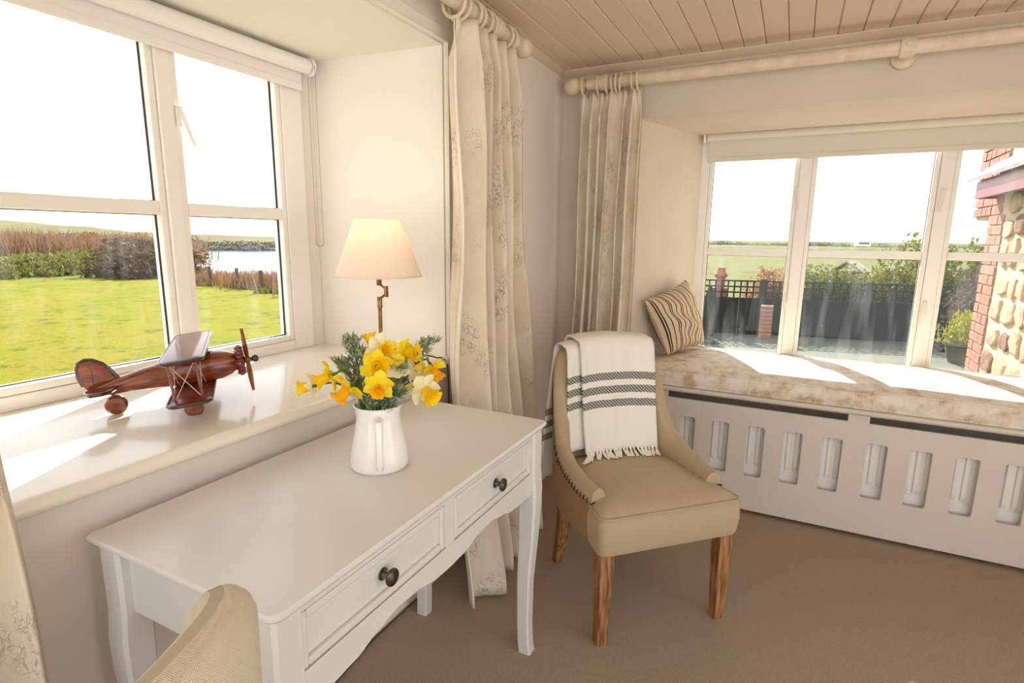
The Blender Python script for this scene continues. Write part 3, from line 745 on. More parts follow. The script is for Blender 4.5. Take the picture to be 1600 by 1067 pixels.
def make_chair(name, label, loc, rz, fab, back, group, dz=0.0, stitched=True, TOPZ=TOPZ, taper=0.0):
    root = empty(name, loc, rz, label, 'chair', group)
    path, L = chair_path(); n = len(path) - 1
    nr = []
    for i in range(n + 1):
        t = (path[min(i + 1, n)] - path[max(i - 1, 0)]).normalized(); nr.append(Vector((t.y, -t.x)))   # towards the sitter
    def pt(i, off, z):
        lean = .13 * max(0, z - .48) * sm((path[i].y - .05) / .18)
        q = path[i] + nr[i] * off
        return (q.x * (1 - taper * max(0, (z - .5) / .45) ** 1.5), q.y + lean, z)
    rings = []
    for i in range(n + 1):
        y = path[i].y; zt = interp(TOPZ, y) + dz * sm((y - .12) / .1); th = lerp(.052, .060, sm((y - .1) / .1))
        pr = [(0, .335), (-.001, .40), (-.002, (.40 + zt) / 2), (0, zt - .030), (.006, zt - .012), (.018, zt - .002), (th * .5, zt), (th - .016, zt - .003), (th - .004, zt - .016), (th, zt - .034), (th + .004, (.43 + zt) / 2), (th, .43), (th - .004, .335)]
        rings.append([pt(i, o, z) for o, z in pr])
    mb = MB(); m = len(rings[0]); vs = [p for r in rings for p in r]; f = []; uv = []
    for i in range(n):
        for j in range(m - 1):
            f.append((i * m + j, (i + 1) * m + j, (i + 1) * m + j + 1, i * m + j + 1))
            uv.append([(L * a / n, rings[a][b][2] + (.06 if b > 6 else 0)) for a, b in ((i, j), (i + 1, j), (i + 1, j + 1), (i, j + 1))])
    mb.add(vs, f, uv); mb.add(rings[0], [tuple(range(m))], [[(0.01 * k, .4) for k in range(m)]]); mb.add(rings[-1], [tuple(range(m))], [[(0.01 * k, .4) for k in range(m)]])
    sh = mb.build('backrest', fab, root, angle=60)
    # coarse outer cloth on back and sides with a row of stitches
    oc = MB()
    def of(u, v):
        i = min(n, max(0, round(u * n))); y = path[i].y; zt = interp(TOPZ, y) + dz * sm((y - .12) / .1)
        z = lerp(.338, zt - .045, v); return pt(i, -.004, z)
    oc.grid(of, n, 12, (L, .5))
    if stitched: oc.build('outer_cover', back, sh, angle=180)
    st = MB()
    for i in list(range(1, 16)) + list(range(n - 15, n)):
        y = path[i].y; zt = interp(TOPZ, y) + dz * sm((y - .12) / .1); a = Vector(pt(i, -.006, zt - .052)); b = Vector(pt(i, -.001, zt - .036)); st.tube([a, (a + b) / 2 + Vector((-.002 if path[i].x < 0 else .002, 0, 0)), b], .0017, 5)
    for e_ in (0, n):
        for k in range(5): z = .345 + .03 * k; a = Vector(pt(e_, -.005, z)); b = Vector(pt(e_, .012, z + .004)); st.tube([a + Vector((0, -.003, 0)), b + Vector((0, -.003, 0))], .0022, 5)
    if stitched: tag(st.build('stitching', 'thread', sh), kind='stuff')
    # seat
    sx = MB()
    def outline(s_, z, yf, r=.028):
        o = []
        hw_f, hw_b, yb = .258 - s_, .215 - s_, .225 - s_; yf = yf + s_
        for cx, cy, a0, rr in ((hw_f - r, yf + r, 270, r), (hw_b - .03, yb - .03, 0, .03), (-hw_b + .03, yb - .03, 90, .03), (-hw_f + r, yf + r, 180, r)):
            for k in range(7): o.append((cx + rr * math.cos(R(a0 + 15 * k)), cy + rr * math.sin(R(a0 + 15 * k)), z))
        return o
    lv = [(.004, .330, -.262), (0, .340, -.264), (-.003, .39, -.268), (-.002, .432, -.267), (.003, .452, -.264), (.012, .462, -.262)]
    rs = [outline(s_, z, yf) for s_, z, yf in lv]
    def shr(k, z):
        return [(x * k, (y + .02) * k - .02, z + 0) for x, y, _ in rs[-1]]
    rs += [shr(.88, .4735), (shr(.65, .482)), shr(.35, .486), shr(.08, .487)]
    nn = len(rs[0]); vs = [p for r in rs for p in r]; f = []; uv = []
    for i in range(len(rs) - 1):
        for j in range(nn):
            k = (j + 1) % nn; f.append((i * nn + j, i * nn + k, (i + 1) * nn + k, (i + 1) * nn + j))
            q = []
            for a, b in ((i, j), (i, j + 1), (i + 1, j + 1), (i + 1, j)):
                P_ = rs[a][b % nn]; q.append((P_[0], P_[1]) if i >= 4 else (b * .03, P_[2]))
            uv.append(q)
    sx.add(vs, f, uv); sx.add(rs[-1], [tuple(range(nn))], [[(p[0], p[1]) for p in rs[-1]]])
    se = sx.build('seat', fab, root, angle=50)
    MB().tube([Vector(p) for p in outline(.001, .456, -.264) + [outline(.001, .456, -.264)[0]]], .0028, 6).build('piping', fab, se)
    MB().add(rs[0], [tuple(range(nn))]).build('dust_cloth', 'seatdust', se, smooth=False)
    for sx_ in (-1, 1):
        lg = MB(); rings = []
        for z, w, dx, dy in ((.335, .024, 0, 0), (.27, .0245, .001, -.001), (.15, .0215, .002, -.001), (.0, .017, .003, 0)):
            cx, cy = sx_ * (.222 + dx), -.222 + dy
            rings.append([(cx + a * w, cy + b * w, z) for a, b in ((1, 1), (-1, 1), (-1, -1), (1, -1))])
        lg.loft(rings[::-1]).build('front_leg', 'oak', root, smooth=False, bevel=.003)
        lg = MB(); rings = []
        for z, w, cy in ((.34, .023, .185), (.24, .023, .190), (.12, .020, .212), (0, .016, .250)):
            rings.append([(sx_ * .182 + a * w, cy + b * w, z) for a, b in ((1, 1), (-1, 1), (-1, -1), (1, -1))])
        lg.loft(rings[::-1]).build('back_leg', 'oak', root, smooth=False, bevel=.003)
    return root
CH = (.685, -.919, 0); CR = R(44.5)
make_chair('upholstered_chair', 'tan linen upholstered chair with oak legs and a cream throw over its back', CH, CR, 'linen', 'burlap', 'upholstered chairs')
make_chair('upholstered_chair', 'cream woven chair back rising in front of the desk at the bottom edge', (.450, -2.688, 0), R(-76), 'cream_weave', 'cream_weave', 'upholstered chairs', dz=.068, stitched=False, TOPZ=TOPZ2, taper=.22)

# ------------------------------------------------------------------ throw over the chair back
def throw():
    root = empty('throw_blanket', CH, CR, 'cream woven throw with grey stripes and fringe draped over the tan chair back', 'blanket')
    def inner(x, z):  # sitter side of the back
        y0 = .262 - .9 * x * x - .062
        return y0 + .13 * max(0, z - .48)
    def topz(x): return .900 - .35 * x * x + .004
    def layer(xa, xb, zf, zb, lift, skew, nm):
        def fn(u, v):
            x = lerp(xa, xb, u)
            zt = topz(x) + lift + .004
            Lf = zt - zf; Lt = .075; Lb = zt - zb; tot = Lf + Lt + Lb; s_ = v * tot
            rip = .0045 * math.sin(9 * u + 3 * v + 1) + .003 * math.sin(23 * u + 1.5)
            if s_ < Lf:
                z = zf + s_; y = inner(x, z) - .012 - lift - abs(rip) - .010 * (1 - s_ / Lf)
                xx = x + skew * (zt - z) + .006 * math.sin(7 * (zt - z) + 2)
                if zt - z < .03: y += .0 ; 
                k = max(0, 1 - (zt - z) / .03); y += .018 * k * k
            elif s_ < Lf + Lt:
                t = (s_ - Lf) / Lt; y0 = inner(x, zt) - .012 - lift + .018; y1 = inner(x, zt) + .062 + .014 + lift - .018
                y = lerp(y0, y1, t); z = zt + .004 * math.sin(math.pi * t) + .3 * abs(rip); xx = x
            else:
                t = s_ - Lf - Lt; z = zt - t; y = inner(x, z) + .062 + .016 + lift + abs(rip); xx = x - (.17 if nm == 'a' else .02) * t
                k = max(0, 1 - t / .03); y -= .018 * k * k
            return (xx, y, z)
        return fn
    f0 = layer(-.192, .130, .512, .37, .004, .0, 'a'); f1 = layer(-.138, .168, .500, .37, .020, .045, 'b')
    MB().grid(f0, 24, 70, (.32, 1.0)).build('under_fold', 'throw', root, angle=180, solid=.006)
    bd_ = MB().grid(f1, 28, 70, (.31, 1.0)).build('top_fold', 'throw', root, angle=180, solid=.008)
    rnd = random.Random(5)
    for k in range(21):
        u = (k + .5) / 21; p = Vector(f1(u, 0)) + Vector((0, -.003, 0))
        dx = rnd.uniform(-.012, .012) - .012 + (-.03 if k < 5 else 0) * (5 - k) / 5; t = MB()
        for q in range(5):
            a = rnd.uniform(-.006, .006); e_ = Vector((p.x + dx + rnd.uniform(-.006, .006), p.y - .044 - rnd.uniform(0, .014), max(.489, p.z - .062 + rnd.uniform(-.006, .006))))
            t.tube([p + Vector((a * .3, 0, .004)), p + Vector((a * .6, -.006, -.006)), vl(p, e_, .55) + Vector((a, -.004, -.004)), e_], [.0036, .0030, .0034, .0020], 5)
        t.build('tassel', 'fringe', bd_)
    for k in range(14):
        u = (k + .5) / 14; p = Vector(f1(u, 1)); t = MB()
        for q in range(3): t.tube([p + Vector((0, 0, .004)), p + Vector((rnd.uniform(-.008, .008), rnd.uniform(0, .008), -.05))], [.003, .0015], 5)
        t.build('tassel', 'fringe', bd_)
throw()

# ------------------------------------------------------------------ lamp
LX, LY = -.073, -1.372
lamp = empty('table_lamp', (LX, LY, .8625), 0, 'antique brass table lamp with a lit cream shade on the sill', 'lamp')
MB().lathe([(.062, 0), (.064, .004), (.062, .010), (.045, .016), (.018, .022), (.010, .030), (.0085, .036)], 28).build('base', 'brass', lamp)
MB().lathe([(.0065, .03), (.0065, .215)], 14).lathe([(.0085, .205), (.0085, .212), (.008, .214), (.008, .238), (.0085, .240)], 16).build('stem', 'brass', lamp)
kn = MB(); kx = Vector((.8921, .4516, 0)) * .022
kn.tube([(0, 0, .234), tuple(kx * .5 + Vector((0, 0, .242))), tuple(kx + Vector((0, 0, .250)))], .004, 8)
kn.tube([tuple(kx + Vector((0, 0, .266))), tuple(kx * .5 + Vector((0, 0, .275))), (-.002, 0, .284)], .004, 8)
kn.box((kx.x - .005, kx.y - .005, .240), (kx.x + .005, kx.y + .005, .276))
kn.lathe([(.0075, .278), (.0085, .280), (.0085, .298), (.009, .300), (.009, .312), (.011, .316), (.011, .35)], 16)
kn.build('swing_joint', 'brass', lamp, angle=40)
shd = MB(); zb, zt_ = .3075, .489
shd.loft([[(r * math.cos(2 * math.pi * k / 48), r * math.sin(2 * math.pi * k / 48), z) for k in range(48)] for r, z in ((.1375, zb), (.1375, zb + .003), (.072, zt_ - .003), (.072, zt_))], True, False)
so = shd.build('lamp_shade', 'shade', lamp, solid=.002, angle=80)
MB().lathe([(.1365, zb), (.139, zb), (.139, zb + .005), (.1365, zb + .005)], 48, caps=False).build('shade_trim', 'shade', so)
MB().lathe([(.012, .35), (.018, .365), (.026, .39), (.028, .405), (.022, .424), (.001, .432)], 20).build('bulb', None or simple('bulb_glass', (255, 240, 214), .3), lamp)
cd = MB(); cd.tube(bez((.03, .02, .02), (.07, .10, .05), (.10, .16, .02), (.085, .20, .006), 14) + bez((.085, .20, .006), (.11, .23, .012), (.118, .225, -.02), (.118, .225, -.12), 12)[1:] + [(.118, .225, -.5), (.105, .21, -.80), (.10, .10, -.853), (.095, -.2, -.856), (.13, -.5, -.856)], .0026, 6)
cd.build('flex', 'cord', lamp)
pl = bpy.data.lights.new('lamp_bulb', 'POINT'); pl.energy = .8; pl.color = (1.0, .78, .54); pl.shadow_soft_size = .03
po = bpy.data.objects.new('lamp_bulb', pl); COL.objects.link(po); po.parent = lamp; po.location = (0, 0, .452)

# ------------------------------------------------------------------ jug
jug = empty('ceramic_jug', (.300, -1.830, .767), 0, 'white glazed ceramic jug holding daffodils on the desk', 'jug')
outp = [(.060, 0), (.066, .002), (.068, .008), (.0675, .020), (.064, .045), (.058, .075), (.053, .100), (.0500, .118), (.0500, .128), (.053, .142), (.0555, .150)]
inn = [(.0535, .151), (.050, .143), (.0465, .128), (.0465, .118), (.050, .10), (.060, .04), (.060, .008), (.001, .006)]
MB().lathe(outp + inn, 48, caps=False).lathe([(.060, 0), (.001, .001)], 48, caps=False).build('body', 'ceramic', jug, angle=60)
hd_ = Vector((.654, -.756, 0)); hp = []
for r, z in ((.048, .124), (.062, .128), (.074, .124), (.081, .110), (.084, .085), (.083, .055), (.079, .032), (.073, .020), (.064, .018)): hp.append(hd_ * r + Vector((0, 0, z)))
MB().tube(hp, [.009, .0095, .0095, .009, .0085, .008, .008, .008, .007], 14, flat=1.0).build('handle', 'ceramic', jug)

# ------------------------------------------------------------------ daffodils and rosemary
RT, TT, UT = Vector((.8921, .4516, 0)), Vector((.4519, -.892, 0)), Vector((0, 0, 1))
def daffodil(label, pos, face, pm, cm, size=.031, corona=.020, seed=0, spread=1.0):
    rnd = random.Random(seed); pos = Vector(pos); f = (RT * face[0] + TT * face[1] + UT * face[2]).normalized()
    root = empty('daffodil', (.300, -1.830, .775), 0, label, 'daffodil', 'daffodils in the jug')
    O = Vector(root.location)
    h = Vector((0, 0, 1)) if abs(f.z) < .85 else Vector((1, 0, 0)); a = (h - f * h.dot(f)).normalized(); b = f.cross(a); c = pos - O
    for k in range(6):
        an = 2 * math.pi * k / 6 + rnd.uniform(-.12, .12) + seed; dirv = a * math.cos(an) + b * math.sin(an); per = f.cross(dirv); Lp = size * rnd.uniform(1.08, 1.24)
        bend = rnd.uniform(-.25, .30); tw = rnd.uniform(-.3, .3)
        def fn(u, v):
            w = .52 * size * (math.sin(math.pi * min(1, v * .86 + .10)) ** .8) * (1 - .9 * max(0, v - .85) / .15 * .8)
            s_ = (u - .5) * 2
            return c + dirv * (.003 + Lp * v * spread) + per * (w * s_) + f * (Lp * (bend * v * v - .18 * s_ * s_ * math.sin(math.pi * v) + tw * s_ * v * .35) + (.0015 if k % 2 else 0))
        MB().grid(fn, 6, 7).build('petal', pm, root, angle=180)
    cr = MB(); prof = [(.0035, 0), (.0075, .004), (.0088, .010), (.0095, .016), (.0115, .021), (.0150, .0245)]
    kf = corona / .0185; rings = []
    for r, z in prof:
        ring_ = []
        for k in range(30):
            an = 2 * math.pi * k / 30; fr = (z / .0245) ** 3; rr = r * kf * (1 + .10 * fr * math.sin(an * 9 + seed) + .06 * fr * math.sin(an * 5 + 2))
            ring_.append(c + f * (z * kf + .002 * fr * math.sin(an * 9 + 1)) + a * (rr * math.cos(an)) + b * (rr * math.sin(an)))
        rings.append(ring_)
    cr.loft(rings, True, False); co = cr.build('trumpet', cm, root, angle=180)
    MB().lathe([(.0018, 0), (.0022, .010), (.003, .013), (.001, .016)], 8, c + f * .002, f).build('stamen', 'cor_o', co)
    bk = c - f * .016; mouth = Vector((c.x, c.y, 0)); ml = mouth.length
    mouth = (mouth / ml if ml > 1e-6 else Vector((1, 0, 0))) * min(.034, ml * .5); mouth.z = .135
    foot = Vector((-mouth.x * .6, -mouth.y * .6, .02))
    pts = [foot, vl(foot, mouth, .5)] + bez(mouth, mouth + Vector((mouth.x * .5, mouth.y * .5, .05)), bk - f * .03 + Vector((0, 0, .012)), bk, 10)
    sm_ = MB(); sm_.tube(pts, .0024, 7); so_ = sm_.build('stem', 'stemgreen', root)
    MB().lathe([(.0024, -.002), (.0042, .004), (.0040, .009), (.0034, .016), (.004, .018)], 10, bk - f * .002, f).build('seed_pod', 'stemgreen', so_)
    MB().tube([bk - f * .004, bk - f * .010 + UT * .006, bk - f * .002 + UT * .012], [.002, .004, .001], 6, flat=.3).build('sheath', 'sheath', so_)
Y, Wt, CY, CO, CP = 'pet_y', 'pet_w', 'cor_y', 'cor_o', 'cor_p'
daffodil('cream petalled daffodil facing away at the far left of the bouquet', (.170, -1.900, .958), (-.95, .15, -.12), Wt, CY, .028, .024, 1)
daffodil('big yellow daffodil drooping on the left of the bouquet', (.222, -1.898, .988), (-.70, .25, -.30), Y, CY, .034, .024, 2, .9)
daffodil('deep yellow daffodil nodding down at lower left above the jug rim', (.293, -1.914, .974), (-.55, .55, -.60), Y, CO, .036, .026, 3, .95)
daffodil('large yellow daffodil facing forward at the centre of the bouquet', (.341, -1.878, 1.022), (.35, .90, .12), Y, CY, .030, .028, 4)
daffodil('orange yellow daffodil facing forward below the central bloom', (.370, -1.906, .986), (.12, .95, -.28), Y, CO, .028, .020, 5)
daffodil('cream daffodil with yellow trumpet near the top of the bouquet', (.322, -1.838, 1.048), (.45, .45, .15), Wt, CY, .031, .022, 6)
daffodil('yellow daffodil facing right at the upper right of the bouquet', (.350, -1.791, 1.036), (.75, .30, .05), Y, CY, .030, .026, 7)
daffodil('pale cream daffodil turned upward right of the central bloom', (.365, -1.845, 1.017), (.35, .25, .70), Wt, CP, .033, .018, 8, .9)
daffodil('white daffodil with narrow petals pointing right', (.372, -1.786, 1.000), (.85, .10, .25), Wt, CP, .032, .018, 9)
daffodil('orange yellow daffodil hanging at the far right of the bouquet', (.401, -1.752, .997), (.45, .35, -.60), Y, CO, .028, .022, 10)
daffodil('cream petalled daffodil with frilled yellow trumpet at lower right', (.416, -1.808, .962), (.60, .65, -.35), Wt, CY, .031, .028, 11)
daffodil('yellow daffodil half hidden behind the stems at lower right', (.345, -1.750, .950), (.6, .2, -.4), Y, CO, .028, .02, 12)
daffodil('yellow daffodil at the back top of the bouquet', (.268, -1.806, 1.046), (-.25, -.2, .75), Y, CY, .034, .022, 13, .8)

def rosemary(label, tip, base=(0, 0, .13), seed=0, n=120, length=.021):
    n = n * 3
    rnd = random.Random(seed); root = empty('rosemary_sprig', (.300, -1.830, .775), 0, label, 'rosemary sprig', 'rosemary in the jug'); O = Vector(root.location)
    tip = Vector(tip) - O; base = Vector(base)
    pts = [Vector((-base.x * .5, -base.y * .5, .02))] + bez(base, vl(base, tip, .35) + Vector((0, 0, .02)), vl(base, tip, .7), tip, 10)
    MB().tube(pts, [.0022] * 6 + [.0016] * 6, 6).build('stem', 'stemgreen', root)
    nd = MB(); fl = MB()
    for k in range(n):
        t = rnd.uniform(.12, 1); p = vl(base, tip, t) + Vector((0, 0, .02 * math.sin(math.pi * t))); ax = (tip - base).normalized()
        p += Vector((1, 0, 0)) * .014 * math.sin(t * 9 + k % 4 * 1.6) * (k % 4 > 0) + Vector((0, 1, 0)) * .014 * math.cos(t * 7 + k % 4 * 2.1) * (k % 4 > 0)
        an = rnd.uniform(0, 6.28); h = Vector((1, 0, 0)) if abs(ax.x) < .8 else Vector((0, 1, 0)); a = (h - ax * h.dot(ax)).normalized(); b = ax.cross(a)
        o = a * math.cos(an) + b * math.sin(an); d = (o * rnd.uniform(.5, 1) + ax * rnd.uniform(.4, 1.1)).normalized(); l = length * rnd.uniform(.7, 1.25); w = d.cross(o).normalized() * .0012
        nd.add([p - w, p + w, p + d * l * .7 + w, p + d * l, p + d * l * .7 - w], [(0, 1, 2, 3, 4)])
        if rnd.random() < .10:
            q = p + o * .006; fl.add([q + Vector((rnd.uniform(-.004, .004), rnd.uniform(-.004, .004), rnd.uniform(-.004, .004))) for _ in range(5)], [(0, 1, 2), (0, 3, 4), (0, 2, 4)])
    tag(nd.build('needles', 'needle', root, smooth=False), kind='stuff'); tag(fl.build('blossoms', 'lilac', root, smooth=False), kind='stuff')
rosemary('rosemary sprig standing up at the upper left of the bouquet', (.240, -1.842, 1.066), (-.03, -.01, .13), 1, 170)
rosemary('short rosemary sprig leaning out beside the left sprig', (.222, -1.860, 1.018), (-.03, -.02, .13), 2, 110)
rosemary('rosemary sprig reaching out at the upper right of the bouquet', (.385, -1.734, 1.060), (.02, .02, .13), 3, 170)
rosemary('bushy rosemary sprig at the centre front beside the white bloom', (.374, -1.843, 1.012), (.025, -.015, .12), 4, 190)
rosemary('low flowering rosemary sprig spilling over the jug rim at right', (.378, -1.850, .960), (.03, -.012, .12), 5, 150)
rosemary('rosemary sprig between the stems above the jug rim', (.318, -1.872, .958), (.012, -.03, .12), 6, 120)

# ------------------------------------------------------------------ toy biplane on the sill
bp = empty('toy_biplane', (-.2173, -1.9371, .9581), 0, 'varnished dark wooden toy biplane with propeller standing on the sill', 'toy plane')
bp.rotation_euler = (0, -.1068, .9135)
def ell(x, w, h, zc=0, n=20, sq=2.4):
    o = []
    for k in range(n):
        a = 2 * math.pi * k / n; c, s_ = math.cos(a), math.sin(a)
        o.append((x, math.copysign(abs(c) ** (2 / sq), c) * w, zc + math.copysign(abs(s_) ** (2 / sq), s_) * h))
    return o
MB().loft([ell(x, w, h, zc) for x, w, h, zc in ((-.225, .003, .006, -.016), (-.20, .008, .012, -.014), (-.16, .015, .019, -.008), (-.10, .023, .027, -.002), (-.04, .030, .034, .001), (.0, .033, .037, .002), (.04, .036, .039, .002), (.070, .035, .037, .002), (.092, .029, .030, .002), (.107, .021, .021, .002))]).build('fuselage', 'mahog', bp, angle=50)
MB().lathe([(.020, .105), (.0205, .108), (.016, .110)], 24, (0, 0, .002), (1, 0, 0)).build('cowl_ring', 'mahog_dark', bp)
def wing(xc, chord, span, z, name, top, edge):
    n = 18; ol = []
    for sy in (-1, 1):
        for k in range(n + 1):
            a = math.pi * k / n
            ol.append((sy * (span / 2 - .012) + sy * 0, 0))
    ol = []; hc = chord / 2; r = .022; hs = span / 2
    for cx, cy, a0 in ((hc - r, hs - r, 0), (-hc + r, hs - r, 90), (-hc + r, -hs + r, 180), (hc - r, -hs + r, 270)):
        for k in range(6): ol.append((cx + r * math.cos(R(a0 + 18 * k)), cy + r * math.sin(R(a0 + 18 * k))))
    w = MB(); w.loft([[(xc + x * s_, y * (1 - (1 - s_) * .5), z + dz) for x, y in ol] for s_, dz in ((.90, -.0055), (.985, -.003), (1, 0), (.985, .003), (.90, .0055))])
    o = w.build(name, top, bp, angle=40)
    t = MB(); t.tube([(xc + x * .985, y * .99, z) for x, y in ol + [ol[0]]], .0050, 8, caps=False); t.build('wing_edge', edge, o)
    return o
wing(.006, .088, .40, .0603, 'upper_wing', 'mahog_red', 'mahog_dark'); wing(.006, .088, .40, -.0383, 'lower_wing', 'mahog_red', 'mahog_dark')
for sy in (-1, 1):
    for x in (-.024, .032): MB().tube([(x, sy * .165, -.034), (x, sy * .165, .056)], .0032, 8).build('strut', 'mahog_red', bp)
    for x in (-.024, .032): MB().tube([(x, sy * .028, .03), (x, sy * .035, .056)], .003, 8).build('strut', 'mahog_red', bp)
    wi = MB()
    for a, b in (((-.024, .165, -.034), (.032, .165, .056)), ((.032, .165, -.034), (-.024, .165, .056)), ((-.024, .165, -.034), (-.024, .035, .056)), ((.032, .165, -.034), (.032, .035, .056)), ((-.024, .165, .056), (-.024, .035, -.03)), ((.032, .165, .056), (.032, .035, -.03))):
        wi.tube([(a[0], sy * a[1], a[2]), (b[0], sy * b[1], b[2])], .0009, 5)
    wi.build('rigging', 'string', bp)
fin = MB(); fo = [(-.150, .004), (-.158, .020), (-.166, .036), (-.178, .052), (-.194, .063), (-.210, .066), (-.222, .060), (-.228, .046), (-.229, .026), (-.224, .004), (-.216, -.012), (-.19, -.010)]
fin.prism([(x, z) for x, z in fo], -.004, .004, axis='y'); fo_ = fin.build('tail_fin', 'mahog', bp, bevel=.002, smooth=False)
MB().tube([(x, 0, z) for x, z in fo[:10]], .0052, 8).build('fin_edge', 'mahog_dark', fo_)
MB().tube([(-.206, -.0042, .050), (-.200, -.0042, .045), (-.202, -.0042, .020), (-.204, -.0042, .0)], .0008, 5).build('fin_groove', 'mahog_dark', fo_)
for sy in (-1, 1):
    tl = MB(); to = [(-.160, .006), (-.158, .03), (-.164, .055), (-.178, .066), (-.200, .064), (-.212, .05), (-.216, .025), (-.214, .006)]
    tl.prism([(x, sy * y) for x, y in to], -.012, -.004, axis='z'); t_ = tl.build('tailplane', 'mahog_red', bp, bevel=.003, smooth=False)
    MB().tube([(x, sy * y, -.008) for x, y in to[1:-1]], .0052, 8).build('tailplane_edge', 'mahog_dark', t_)
def wheel(loc, r, w):
    o = MB().lathe([(.001, -w / 2 - .001), (r * .3, -w / 2 - .001), (r * .8, -w / 2), (r, -w / 2 + .004), (r, w / 2 - .004), (r * .8, w / 2), (r * .3, w / 2 + .001), (.001, w / 2 + .001)], 28, (0, 0, 0), (0, 1, 0)).build('wheel', 'mahog', bp); o.location = loc
    MB().lathe([(r + .0008, -w / 2 + .004), (r + .0015, 0), (r + .0008, w / 2 - .004)], 28, (0, 0, 0), (0, 1, 0), caps=False).build('tyre', 'mahog_dark', o)
    MB().lathe([(.001, -w / 2 - .003), (.004, -w / 2 - .0025), (.005, -w / 2)], 12, (0, 0, 0), (0, 1, 0)).build('axle_cap', 'mahog_red', o)
wheel((-.0001, -.0796, -.0790), .0210, .014); wheel((-.0001, .0796, -.0790), .0210, .014); wheel((-.1695, 0, -.0545), .0235, .014)
ax_ = MB(); ax_.tube([(0, -.078, -.079), (0, .078, -.079)], .003, 8)
for sy in (-1, 1): ax_.tube([(0, sy * .05, -.079), (.004, sy * .045, -.04)], .003, 8)
ax_.tube([(-.1695, 0, -.054), (-.172, 0, -.022)], .004, 8); ax_.build('undercarriage', 'mahog_dark', bp)
for k in range(7):
    an = 2 * math.pi * k / 7 + .45; d = Vector((0, math.cos(an), math.sin(an)))
    MB().lathe([(.0085, .012), (.0085, .019), (.0102, .021), (.0085, .023), (.0102, .025), (.0085, .027), (.0102, .029), (.0085, .031), (.0098, .033), (.0098, .036), (.005, .038), (.004, .041), (.001, .042)], 14, (.1165, 0, .002), d).build('engine_cylinder', 'mahog_red', bp, angle=50)
MB().lathe([(.013, .106), (.013, .124), (.008, .128), (.005, .131), (.005, .145), (.009, .148), (.010, .153), (.008, .159), (.001, .162)], 18, (0, 0, .002), (1, 0, 0)).build('nose_hub', 'mahog_dark', bp)
pr = MB(); be = 1.62; e1 = Vector((0, math.cos(be), math.sin(be))); e2 = Vector((0, -math.sin(be), math.cos(be))); rings = []
for t in range(-10, 11):
    s_ = t / 10; r_ = s_ * .086; wv_ = .0045 + .0085 * math.sin(math.pi * min(1, abs(s_) * 1.02)) ** .7 * (1 if abs(s_) < .97 else .5); pit = .55 * (1 if s_ > 0 else -1) * (1 - .4 * abs(s_)) if t else 0
    cN = Vector((.134, 0, .002)) + e1 * r_; dw = e2 * math.cos(pit) + Vector((1, 0, 0)) * math.sin(pit); dn = Vector((1, 0, 0)) * math.cos(pit) - e2 * math.sin(pit)
    rings.append([cN + dw * (wv_ * math.cos(2 * math.pi * k / 12)) + dn * (.0032 * math.sin(2 * math.pi * k / 12)) for k in range(12)])
pr.loft(rings); pr.lathe([(.008, .129), (.009, .134), (.008, .140)], 16, (0, 0, .002), (1, 0, 0)); pr.build('propeller', 'mahog', bp, angle=60)

# ------------------------------------------------------------------ outside, meadow side
C0 = Vector((1.13, -2.79, 1.3))
def polar(phi, r): return (C0.x - r * math.sin(R(phi)), C0.y + r * math.cos(R(phi)))
def edge_r(phi): return interp([(20, 9), (40, 12), (48, 17.5), (56, 22), (60, 25.5), (66, 28), (85, 28)], phi)
def hn(x, y): return .5 * math.sin(x * .31 + 1.3) * math.cos(y * .27) + .3 * math.sin(x * .83 + y * .61) + .2 * math.sin(x * 1.7 - y * 1.3)
def ridge(phi): return interp([(38, -.012), (46, -.0058), (50, -.0035), (56, -.0010), (60, .0012), (65, .009), (69, .0138), (85, .02)], phi)
def land(phi, r):
    e_ = edge_r(phi); lake = 1 - sm((phi - 56.0) / 3.0); x, y = polar(phi, r)
    if r < e_: return -.5 + .03 * hn(x, y) * sm((r - 2) / 6)
    g = interp([(0, -.5), (10, -.45), (30, -.7), (70, -.3), (220, 1.3 + 250 * ridge(phi)), (600, 1.3 + 250 * ridge(phi) - 4)], r - e_)
    l = interp([(0, -.5), (6, -1.2), (24, -2.2), (40, -2.7), (115, -2.7), (135, -2.2), (220, 1.3 + 250 * ridge(phi)), (600, 1.3 + 250 * ridge(phi) - 4)], r - e_)
    return lerp(g, l, lake) + .22 * hn(x, y) * sm((r - e_) / 5) * (1 if lake < .5 or r < 60 else 0)
def sector(name, mat, r0, r1, nr, label, p0=22, p1=100, npz=120):
    mb = MB(); v = []
    for j in range(nr + 1):
        for i in range(npz + 1):
            phi = lerp(p0, p1, i / npz); a = r0(phi); b = r1(phi); r = a * (b / a) ** (j / nr); x, y = polar(phi, r); v.append((x, y, land(phi, r)))
    mb.add(v, [(j * (npz + 1) + i, j * (npz + 1) + i + 1, (j + 1) * (npz + 1) + i + 1, (j + 1) * (npz + 1) + i) for j in range(nr) for i in range(npz)])
    return tag(mb.build(name, mat, angle=180), label, kind='structure')
sector('meadow', 'grass', lambda p: 1.78 / math.sin(R(p)), lambda p: edge_r(p) + .3, 60, 'bright green meadow outside the left window', 22, 120, 140)
sector('rough_ground', 'scrub', lambda p: edge_r(p), lambda p: edge_r(p) + 75, 50, 'rough brown and green scrubland beyond the meadow')
sector('far_hills', 'pasture', lambda p: edge_r(p) + 74, lambda p: 700, 30, 'low pale green hills on the horizon')
lk = MB(); lk.add([(*polar(30, 25), -2.35), (*polar(62, 25), -2.35), (*polar(62, 190), -2.35), (*polar(30, 190), -2.35)], [(0, 1, 2, 3)])
tag(lk.build('lake', 'water', smooth=False), 'pale blue lake behind the reeds', kind='structure')
